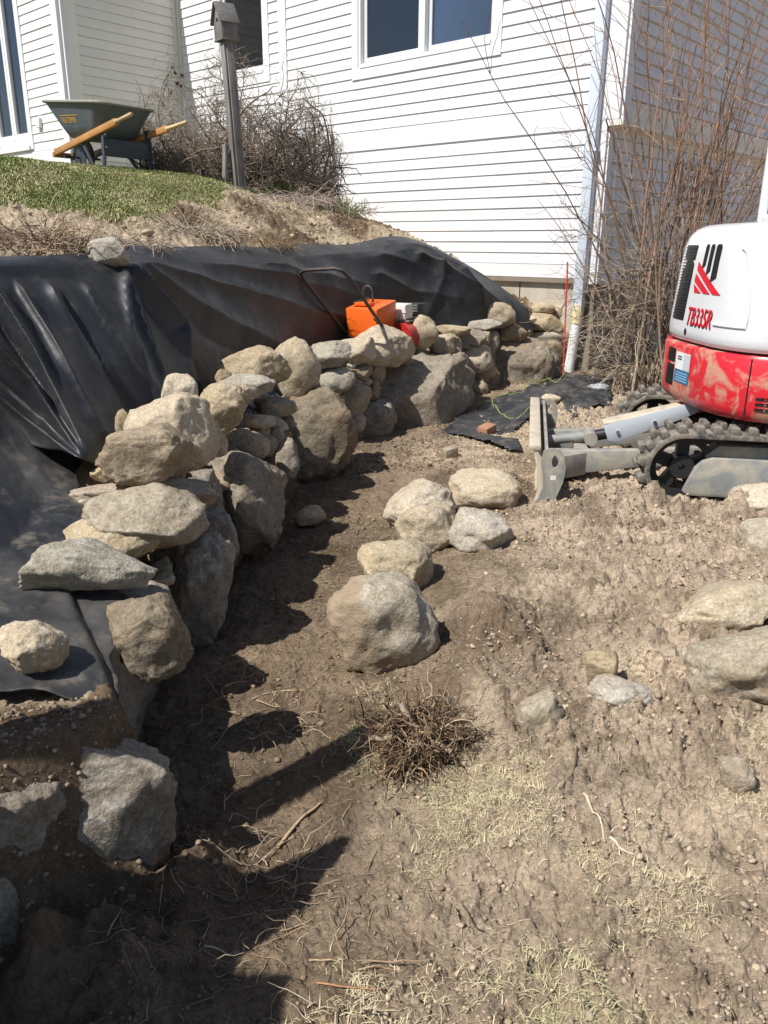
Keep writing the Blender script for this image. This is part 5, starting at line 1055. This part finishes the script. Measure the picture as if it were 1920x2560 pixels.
# bare round bush behind the bird house
def bush():
    c = atd(603, 472, 10.0); c[2] = gz(c[0], c[1]); paths, rads, cols = [], [], []
    vr = np.array([c[1], -c[0], 0]) / math.hypot(c[0], c[1]); vf = np.array([c[0], c[1], 0]) / math.hypot(c[0], c[1])
    tr_p, tr_r, tr_c = [], [], []
    def hold(P):      # keep growth inside the rounded outline of the bush
        d = P - c; e3 = np.stack([d @ vr / 1.05, d @ vf / .75, (d[:, 2] - .25) / 1.42], -1); L = np.linalg.norm(e3, axis=1); k = np.where(L > 1, (1 + .35 * (L - 1)) / np.maximum(L, 1e-6), 1); m_ = c + np.array([0, 0, .25]); return m_ + (P - m_) * k[:, None]
    for k in range(110):
        a = rg.uniform(0, 2 * math.pi); el = rg.uniform(.2, 1.4); d = (math.cos(a) * math.cos(el), math.sin(a) * math.cos(el), math.sin(el)); b0 = c + vr * rg.normal() * .5 + vf * rg.normal() * .25 + np.array([0, 0, -.05])
        L = rg.uniform(.8, 1.9); P = hold(wander(b0, d, L, 14, .24, -.02)); r0 = rg.uniform(.007, .018); tr_p.append(P); tr_r.append(np.linspace(r0, .004, len(P))); g = rg.uniform(.5, 1.15); tr_c.append(np.array([.22, .175, .135]) * g)
        for j in range(34):
            i = rg.randint(2, len(P) - 1); t = P[i] - P[i - 1]; t /= np.linalg.norm(t) + 1e-6; d2 = t * .5 + rg.normal(size=3) * .75; Q = hold(wander(P[i], d2, rg.uniform(.2, .6), 7, .36, -.05))
            paths.append(Q); rads.append(np.linspace(rg.uniform(.003, .0055), .0018, len(Q))); g = rg.uniform(.5, 1.35); cols.append(np.array([.31, .25, .195]) * g)
            if rg.rand() < .8:
                for _ in range(2): q = rg.randint(2, 7); S = wander(Q[q], rg.normal(size=3) + np.array([0, 0, .2]), rg.uniform(.08, .24), 4, .4, 0); paths.append(S); rads.append(np.full(len(S), .0018)); cols.append(np.array([.30, .24, .19]) * g)
    e = empty('bare_bush', tuple(c)); tag(e, 'tangled leafless bush round the foot of the bird house post', 'bush')
    o = strands('stems', tr_p, tr_r, tr_c, M['redtwig'], c, None, None, sides=5); o.parent = e; o.location = (0, 0, 0)
    o = strands('twigs', paths, rads, cols, M['redtwig'], c, None, None); o.parent = e; o.location = (0, 0, 0)
    # dry seed heads
    P = [atd(x, y, 10.4) for x, y in ((430, 168), (421, 189), (438, 182), (455, 188), (427, 232), (443, 208), (452, 214), (420, 316), (700, 262))]; sh = scatter_mesh('seed_heads', np.array(P) - c, np.full(len(P), .022), np.tile([[.07, .045, .035]], (len(P), 1)), M['clod'], 1, 4, 1.); del sh['kind']; sh.parent = e
    st = [np.array([c + (np.array(q) - c) * t + np.array([.05 * math.sin(t * 3), 0, .0]) for t in np.linspace(.35, 1, 9)]) for q in P]; o = strands('seed_stalks', st, [np.linspace(.004, .002, 9)] * len(st), [np.array([.16, .12, .09])] * len(st), M['redtwig'], c, None, None); o.parent = e; o.location = (0, 0, 0)
bush()
# tall shrub of upright shoots by the house corner
def shrub():
    c = atd(1650, 930, 9.1); c[2] = gz(c[0], c[1]); e = empty('bare_shrub', tuple(c)); tag(e, 'tall leafless shrub of upright reddish shoots between house and excavator', 'shrub')
    tp_, tr_, tc_, p2, r2, c2, par = [], [], [], [], [], [], []
    def colr(n, red, g): t = np.linspace(0, 1, n)[:, None]; return (np.array([.36, .29, .21]) * (1 - t) + np.array([.30, .12, .08]) * t * red + np.array([.22, .16, .12]) * t * (1 - red)) * g
    for k in range(80):
        b0 = c + np.array([rg.normal() * .24, rg.normal() * .18, -.05]); ln = rg.normal(size=2) * np.array([.21, .18]) + np.array([.06, -.02]); L = rg.uniform(2.2, 5.0); P = wander(b0, (ln[0], ln[1], 1.), L, 16, .055, .0); r0 = rg.uniform(.008, .017); g = rg.uniform(.6, 1.25)
        tp_.append(P); tr_.append(np.linspace(r0, .003, len(P))); tc_.append(colr(len(P), rg.uniform(.4, 1), g))
        for j in range(rg.randint(4, 10)):
            i = rg.randint(5, len(P) - 1); d2 = (P[i] - P[i - 1]) / np.linalg.norm(P[i] - P[i - 1]) * .7 + rg.normal(size=3) * .45; Q = wander(P[i], d2, rg.uniform(.2, 1.0), 7, .12, .02); p2.append(Q); par.append(len(tp_) - 1); r2.append(np.linspace(.0038, .002, len(Q))); c2.append(colr(len(Q), rg.uniform(.3, 1), g))
    # low arching side shoots and the leaning old limb
    for k in range(70):
        a = rg.uniform(2.3, 4.6); b0 = c + np.array([rg.normal() * .15 - .1, rg.normal() * .15, rg.uniform(.1, 1.3)]); P = wander(b0, (math.cos(a), math.sin(a) * .6, rg.uniform(-.1, .7)), rg.uniform(.5, 1.35), 10, .2, -.02); tp_.append(P); tr_.append(np.linspace(.007, .002, len(P))); g = rg.uniform(.9, 1.4); tc_.append(np.tile(np.array([.32, .265, .20]) * g, (len(P), 1)))
        for j in range(7): i = rg.randint(3, len(P) - 1); Q = wander(P[i], (P[i] - P[i - 1]) * 8 + rg.normal(size=3) * .7, rg.uniform(.12, .45), 5, .25, 0); p2.append(Q); par.append(len(tp_) - 1); r2.append(np.linspace(.0026, .0013, len(Q))); c2.append(np.tile(np.array([.33, .27, .205]) * g, (len(Q), 1)))
    for limb, w_ in (([(1640, 800), (1612, 690), (1585, 560), (1558, 455), (1530, 350), (1515, 300)], .022), ([(1655, 760), (1620, 640), (1560, 555), (1500, 540)], .013), ([(1560, 700), (1500, 605), (1450, 545), (1400, 505)], .012), ([(1540, 760), (1545, 830), (1520, 900), (1490, 960)], .013), ([(1575, 620), (1520, 480), (1440, 380), (1415, 330)], .008), ([(1600, 700), (1480, 720), (1400, 780)], .006), ([(1560, 640), (1480, 590), (1380, 600)], .006)):
        P = resample([tuple(atd(x, y, 9.3 - .04 * i)) for i, (x, y) in enumerate(limb)], 26); P = P + rg.normal(size=P.shape) * .012; tp_.append(P); tr_.append(np.linspace(w_, w_ * .3, len(P))); tc_.append(np.tile(np.array([.15, .115, .09]), (len(P), 1)))
        for j in range(22): i = rg.randint(5, len(P) - 1); Q = wander(P[i], (P[i] - P[i - 1]) / np.linalg.norm(P[i] - P[i - 1]) * .6 + rg.normal(size=3) * .6, rg.uniform(.15, .6), 6, .25, .01); p2.append(Q); par.append(len(tp_) - 1); r2.append(np.linspace(.003, .0013, len(Q))); c2.append(np.tile(np.array([.24, .19, .15]), (len(Q), 1)))
    def out_of_house(P): d = P - HC; return not np.any((d @ hv > -.06) & (d @ -hu < .16))
    ok = [out_of_house(P) for P in tp_]; kp = [i for i in range(len(p2)) if ok[par[i]] and out_of_house(p2[i])]; p2, r2, c2 = [p2[i] for i in kp], [r2[i] for i in kp], [c2[i] for i in kp]
    kp = [i for i in range(len(tp_)) if ok[i]]; tp_, tr_, tc_ = [tp_[i] for i in kp], [tr_[i] for i in kp], [tc_[i] for i in kp]
    o = strands('stems', tp_, tr_, tc_, M['redtwig'], c, None, None, sides=5); o.parent = e; o.location = (0, 0, 0)
    o = strands('twigs', p2, r2, c2, M['redtwig'], c, None, None); o.parent = e; o.location = (0, 0, 0)
shrub()
# grass blades: one narrow bent quad strip each
def blades(name, x, y, h_, lean, w_, cols, label, cat, zoff=0.):
    N = len(x); z = soil_h(x, y) + zoff; a = rg.uniform(0, 2 * math.pi, N); d = np.stack([np.cos(a), np.sin(a), np.zeros(N)], -1); s = np.stack([-np.sin(a), np.cos(a), np.zeros(N)], -1)
    B = np.stack([x, y, z], -1); m1 = B + d * (lean * h_ * .35)[:, None] + np.array([0, 0, 1.]) * (h_ * .55 * (1 - .4 * lean))[:, None]; t = B + d * (lean * h_)[:, None] + np.array([0, 0, 1.]) * (h_ * (1 - .75 * lean))[:, None]
    ww = w_[:, None]
    V = np.stack([B - s * ww, B + s * ww, m1 + s * ww * .8, m1 - s * ww * .8, t], 1).reshape(-1, 3); k = np.arange(N)[:, None] * 5
    T = np.concatenate([k + np.array([[0, 1, 2]]), k + np.array([[0, 2, 3]]), k + np.array([[3, 2, 4]])], 0); o = mobj(name, V, T, M['blade']); vcol(o.data, np.repeat(cols, 5, 0)); tag(o, label, cat, kind='stuff'); return o
N = 240000; x = rg.uniform(-5.2, -.9, N); y = rg.uniform(4.9, 11.5, N); k = (LAWN(x, y) > .5); x, y = x[k], y[k]
pt = fbm(xy3(x, y, 1.5), 3, 91); hh = rg.uniform(.014, .036, len(x)) * (1 + .5 * pt); dryf = np.clip(.34 + .5 * fbm(xy3(x, y, 2.5), 3, 17) + rg.normal(size=len(x)) * .2, 0, 1)[:, None]
blades('lawn_grass', x, y, hh, rg.uniform(.2, .9, len(x)), np.full(len(x), .0038), (np.array([[.20, .25, .07]]) * (1 - dryf) + np.array([[.52, .46, .26]]) * dryf) * rg.uniform(.6, 1.25, (len(x), 1)), 'short green and straw lawn on the upper slope', 'grass')
# dry turf in the foreground right
N = 190000; x = rg.uniform(-.35, 2.2, N); y = rg.uniform(.75, 3.2, N)
den = .85 * fbm(xy3(x, y, 3.1) + 3, 4, 33, .6) + .42 * sstep(1.9, 1.2, y) * sstep(-.1, .45, x) - .4 * sstep(1.7, 2.4, y) - .03
for cx, cy, r_, w2 in ((.40, 2.02, .20, .8), (.30, 1.84, .13, .7), (.95, 2.35, .15, .4), (.12, 1.72, .08, .7), (.75, 2.75, .1, .45), (1.15, 2.2, .18, .6), (.62, 3.05, .08, .4)): den += w2 * np.exp(-((x - cx) ** 2 + (y - cy) ** 2) / r_ ** 2)
k = (den + rg.normal(size=N) * .25 > .42) & (sdist(x, y, WALL) < -.3); x, y = x[k], y[k]
gr = np.clip(.5 * fbm(xy3(x, y, 2.2) + 8, 3, 43) + .15 * sstep(1.7, 1.1, y) - .06 + rg.normal(size=len(x)) * .18, 0, 1)[:, None] * .8
blades('dry_grass', x, y, rg.uniform(.012, .05, len(x)), rg.uniform(.8, 1.35, len(x)), rg.uniform(.0005, .0011, len(x)), (np.array([[.66, .56, .36]]) * (1 - gr) + np.array([[.25, .32, .09]]) * gr) * rg.uniform(.6, 1.25, (len(x), 1)), 'flattened straw coloured turf with green tufts on the trodden ground', 'grass', -.004)
# soil clods and small stones
N = 60000; u1 = rg.rand(N); y = .8 + 6.8 * u1 ** 1.7; x = rg.uniform(-.75, 2.6, N) * np.minimum(1, .5 + y * .22); s = .0014 + .007 * rg.rand(N) ** 10 + .003 * rg.rand(N) ** 2; s = s * (1 + .16 * y)
cl_ = fbm(xy3(x, y, 2.6), 3, 87) + rg.normal(size=N) * .35 + .35 * sstep(2.0, 3.0, y) * sstep(.2, .9, x); k = (cl_ > .05) & (sdist(x, y, WALL) < -.03); x, y, s = x[k], y[k], s[k]
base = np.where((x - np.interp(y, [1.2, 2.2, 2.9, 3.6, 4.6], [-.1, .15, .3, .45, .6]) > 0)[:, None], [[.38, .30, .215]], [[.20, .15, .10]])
scatter_mesh('soil_clods', np.stack([x, y, soil_h(x, y) + s * .25], -1), s, base * rg.uniform(.6, 1.35, (len(x), 1)), M['clod'], 1, 6, .75)['label'] = 'loose soil clods and pebbles over the dug ground'
N = 7000; t = rg.rand(N); x = rg.uniform(-3.2, 1.7, N); y = rg.uniform(4., 10., N); st = sdist(x, y, TOP); k = (st > .12) & (LAWN(x, y) < .5) & (st < 2.6); x, y = x[k], y[k]; s = .005 + .02 * rg.rand(len(x)) ** 6
scatter_mesh('bank_clods', np.stack([x, y, soil_h(x, y) + s * .2], -1), s, np.array([[.39, .295, .195]]) * rg.uniform(.6, 1.3, (len(x), 1)), M['clod'], 1, 8, .8)['label'] = 'loose clods on the bare bank top'
N = 9000; x = rg.uniform(-1.5, -.55, N); y = rg.uniform(.5, 1.9, N); k = sdist(x, y, WALL) > -.05; x, y = x[k], y[k]; s = .002 + .009 * rg.rand(len(x)) ** 5
scatter_mesh('terrace_clods', np.stack([x, y, soil_h(x, y) + s * .2], -1), s, np.array([[.24, .185, .13]]) * rg.uniform(.6, 1.4, (len(x), 1)), M['clod'], 1, 9, .8)['label'] = 'loose soil on top of the old foreground wall end'
for q in bpy.data.objects:
    if q.get('kind') == 'stuff' and not q.get('category'): q['category'] = 'soil'
# clumps of dead leaf straps
def clump(px_, py_, d, n, rad, L, col, name, label, cat, flat=.5, w_=.004, zup=0., spread=None, green=0):
    c = atd(px_, py_, d) if d else atz(px_, py_, .03); c[2] = gz(c[0], c[1]); ps, rs, cs = [], [], []
    for k in range(n):
        a = rg.uniform(0, 2 * math.pi); r_ = rad * math.sqrt(rg.rand()); b0 = c + np.array([r_ * math.cos(a), r_ * math.sin(a), 0]); b0[2] = gz(b0[0], b0[1]) + rg.uniform(0, .02) + zup * rg.rand() if n < 90 else c[2] + rg.uniform(-.01, .04) + zup * rg.rand() * max(0, 1 - r_ / rad)
        a2 = a + rg.normal() * 1.1 if spread is None else spread + rg.normal() * .5; el = abs(rg.normal()) * flat
        P = wander(b0, (math.cos(a2), math.sin(a2), el), L * rg.uniform(.4, 1.2), 7, .22, -.10 if not green else -.03)
        g_ = hq(P[:, 0], P[:, 1]); P[:, 2] = np.maximum(P[:, 2], g_ + .004); ps.append(P); rs.append(np.linspace(w_, w_ * .4, len(P)) * rg.uniform(.6, 1.3)); cs.append(np.array(col) * rg.uniform(.55, 1.25))
    o = strands(name, ps, rs, cs, M['strand'], c, label, cat); return o
DRY = (.42, .33, .23); TAN = (.50, .36, .22)
clump(105, 615, 5.1, 420, .30, .22, (.36, .27, .19), 'dead_plant_clump', 'large heap of dead brown leaf straps on the bank left of the grey stone', 'dead plants', .7, .0038, .16)
clump(345, 632, 5.6, 120, .18, .22, (.40, .32, .25), 'dead_plant_clump', 'small clump of pale dead straps right of the grey pinch stone', 'dead plants', .4, .0032, .05)
clump(500, 570, 6.7, 260, .26, .30, (.44, .36, .27), 'dead_plant_clump', 'pale dead clump hanging over the bare bank below the lawn edge', 'dead plants', .6, .0036, .12)
clump(680, 615, 7.2, 160, .16, .2, (.30, .21, .12), 'root_ball', 'fibrous brown root ball on the bank above the compactor handle', 'root ball', .6, .0028, .08)
clump(690, 525, 8.9, 420, .62, .34, (.47, .38, .32), 'dead_plant_bed', 'wide bed of dead pinkish straps below the bare bush', 'dead plants', .35, .0034, .02)
clump(860, 545, 9.8, 160, .35, .3, (.47, .39, .33), 'dead_plant_clump', 'dead straps beside the house foundation with green shoots', 'dead plants', .35, .0034, .02)
for i, (x_, y_, d, n, lab) in enumerate(((700, 508, 9.6, 110, 'green bulb shoots nearest the bird house post'), (810, 515, 10.2, 60, 'green bulb shoots by the dark stones'), (868, 520, 10.4, 90, 'green bulb shoots at the sloping trim'), (835, 553, 9.6, 70, 'lowest green bulb shoots on the bare soil'))):
    clump(x_, y_, d, n, .22, .2, (.20, .30, .06), 'bulb_shoots', lab, 'shoots', 1.6, .0042, 0, None, 1)
# stump with roots
def stump():
    c = atz(1040, 1860, .03); c[2] = gz(c[0], c[1]); e = empty('root_stump', tuple(c)); tag(e, 'dug up root stump with a mat of fine brown roots and pale branch stubs', 'stump')
    ps, rs, cs = [], [], []
    for k in range(1100):
        a = rg.uniform(0, 2 * math.pi); r_ = (.125 + .05 * math.sin(3 * a + 1)) * math.sqrt(rg.rand()); b0 = c + np.array([r_ * math.cos(a), r_ * math.sin(a) * .8, .17 * max(0, 1 - (r_ / .2) ** 2) * rg.rand()]); P = wander(b0, (math.cos(a), math.sin(a), rg.normal() * .4), rg.uniform(.03, .19), 6, .5, -.05); P[:, 2] = np.maximum(P[:, 2], c[2] - .02)
        ps.append(P); rs.append(np.linspace(.0011 + .0055 * rg.rand() ** 5, .0009, len(P))); cs.append(np.array([[.20, .13, .075], [.34, .25, .16], [.11, .07, .045]][rg.randint(3)]) * rg.uniform(.5, 1.4))
    o = strands('fine_roots', ps, rs, cs, M['strand'], c, None, None, sides=4); o.parent = e; o.location = (0, 0, 0)
    for px_, py_, L, r0, d in ((0, 0, .12, .013, (-.3, -.2, .9)), (.03, .02, .12, .012, (.9, .1, .35)), (-.03, -.02, .13, .011, (-.9, -.3, .3)), (.01, -.04, .11, .012, (.1, -.9, .25)), (-.05, .0, .09, .009, (-.7, .2, .5)), (.04, -.03, .10, .010, (.6, -.6, .35)), (.02, .04, .10, .007, (.5, .5, .5))):
        P = wander(c + np.array([px_, py_, .07]), d, L, 7, .16, 0); o = strands('branch_stub', [P], [np.linspace(r0, r0 * .7, len(P))], [np.array([.42, .33, .24])], M['strand'], c, None, None, sides=8); o.parent = e; o.location = (0, 0, 0)
    V, Fc = ico(4); V = V * (1 + .25 * fbm(V * 2.5, 4, 5))[:, None] * np.array([.12, .10, .06]); o = mobj('soil_clump', V, Fc, M['clod'], e, (0, 0, .01), smooth=True); vcol(o.data, np.tile([[.15, .10, .06]], (len(V), 1)))
stump()
# dry day lily leaves and roots on the trench floor
LEAF = [((600, 1700), 34, .16, .20, TAN, 'loose dry leaf straps scattered at the foot of the wall above the shadow'), ((700, 1745), 60, .14, .16, (.40, .29, .19), 'tangle of dry brown straps left of the largest loose boulder'), ((660, 2075), 26, .09, .24, (.46, .35, .25), 'fan of pale dry leaf blades standing at the shadow edge'), ((650, 2180), 40, .10, .26, (.30, .22, .15), 'curled heap of brown leaf straps at the shadow edge'), ((690, 1590), 14, .12, .22, TAN, 'few bent dry stems beside the boulder on the trench floor'), ((560, 1990), 30, .16, .12, (.36, .28, .19), 'fine pale rootlets across the trench floor in the shadow spur'), ((760, 2350), 26, .14, .2, (.45, .32, .2), 'dry reddish stems in the foreground soil'), ((430, 2330), 16, .16, .2, (.36, .29, .2), 'pale stems lying in the dark foreground shade'), ((850, 2480), 14, .08, .22, (.5, .42, .3), 'pair of bleached straps at the turf edge')]
for (pp, n, rad, L, col, lab) in LEAF: clump(pp[0], pp[1], None, max(7, int(n * .6)), rad, L * .75, col, 'dry_leaves', lab, 'dry leaves', .3, .0022)
# single twigs
for i, (P, r0, col, lab) in enumerate(((((1458, 2005), (1490, 2060), (1512, 2110)), .0045, (.55, .47, .34), 'pale straw stem lying on the bare soil'), (((1524, 2108), (1552, 2135), (1582, 2160)), .005, (.55, .47, .34), 'thicker pale straw stem end beside the turf'), (((1440, 1900), (1430, 1950), (1395, 1990)), .003, (.10, .07, .05), 'thin dark twig arching over the dry turf'), (((1765, 1675), (1800, 1655), (1825, 1648)), .004, (.12, .09, .07), 'dark twig leaning against the long grey boulder'), (((790, 2395), (870, 2410), (950, 2425)), .0028, (.36, .2, .11), 'reddish stem at the edge of the foreground turf'), (((690, 2010), (745, 1960), (800, 1925)), .006, (.40, .29, .18), 'long flat dry leaf pointing to the root stump'), (((1160, 2210), (1190, 2250), (1215, 2275)), .003, (.09, .07, .05), 'short dark twig on the trampled soil'))):
    Q = resample([tuple(atz(x_, y_, .06)) for x_, y_ in P], 9); Q[:, 2] = [gz(a_, b2) + .008 for a_, b2 in Q[:, :2]]; o = strands('twig', [Q], [np.linspace(r0, r0 * .5, 9)], [np.array(col)], M['strand'], Q[0], lab, 'twig', sides=5)
# straw and rootlet litter nobody could count
ps, rs, cs = [], [], []
for k in range(2600):
    y_ = .85 + 4.2 * rg.rand() ** 1.6; x_ = rg.uniform(-.65, 1.9); b0 = np.array([x_, y_, 0]); 
    P = wander(b0, (rg.normal(), rg.normal(), 0), rg.uniform(.02, .10), 4, .35, 0); ps.append(P)
    rs.append(np.linspace(1, .5, 5) * rg.uniform(.0007, .0016)); cs.append(np.array([.44, .34, .23]) * rg.uniform(.45, 1.3))
A = np.concatenate(ps); zz_ = soil_h(A[:, 0], A[:, 1]) + .003; i = 0
for P in ps: P[:, 2] = zz_[i:i + len(P)]; i += len(P)
strands('straw_litter', ps, rs, cs, M['strand'], (0, 0, 0), 'fine straw and rootlets strewn over the soil', 'straw', kind='stuff')

# post added outside the view to cast the shadow across the trench
o = MB().box((0, 0, .7), (.2, .16, 2.0)).build('shadow_post', M['oldwood'], None, bevel=.01); o.location = (-1.42, 1.30, .55); o.rotation_euler.z = .6; tag(o, 'weathered square post added out of view to cast the shadow across the trench', 'post')
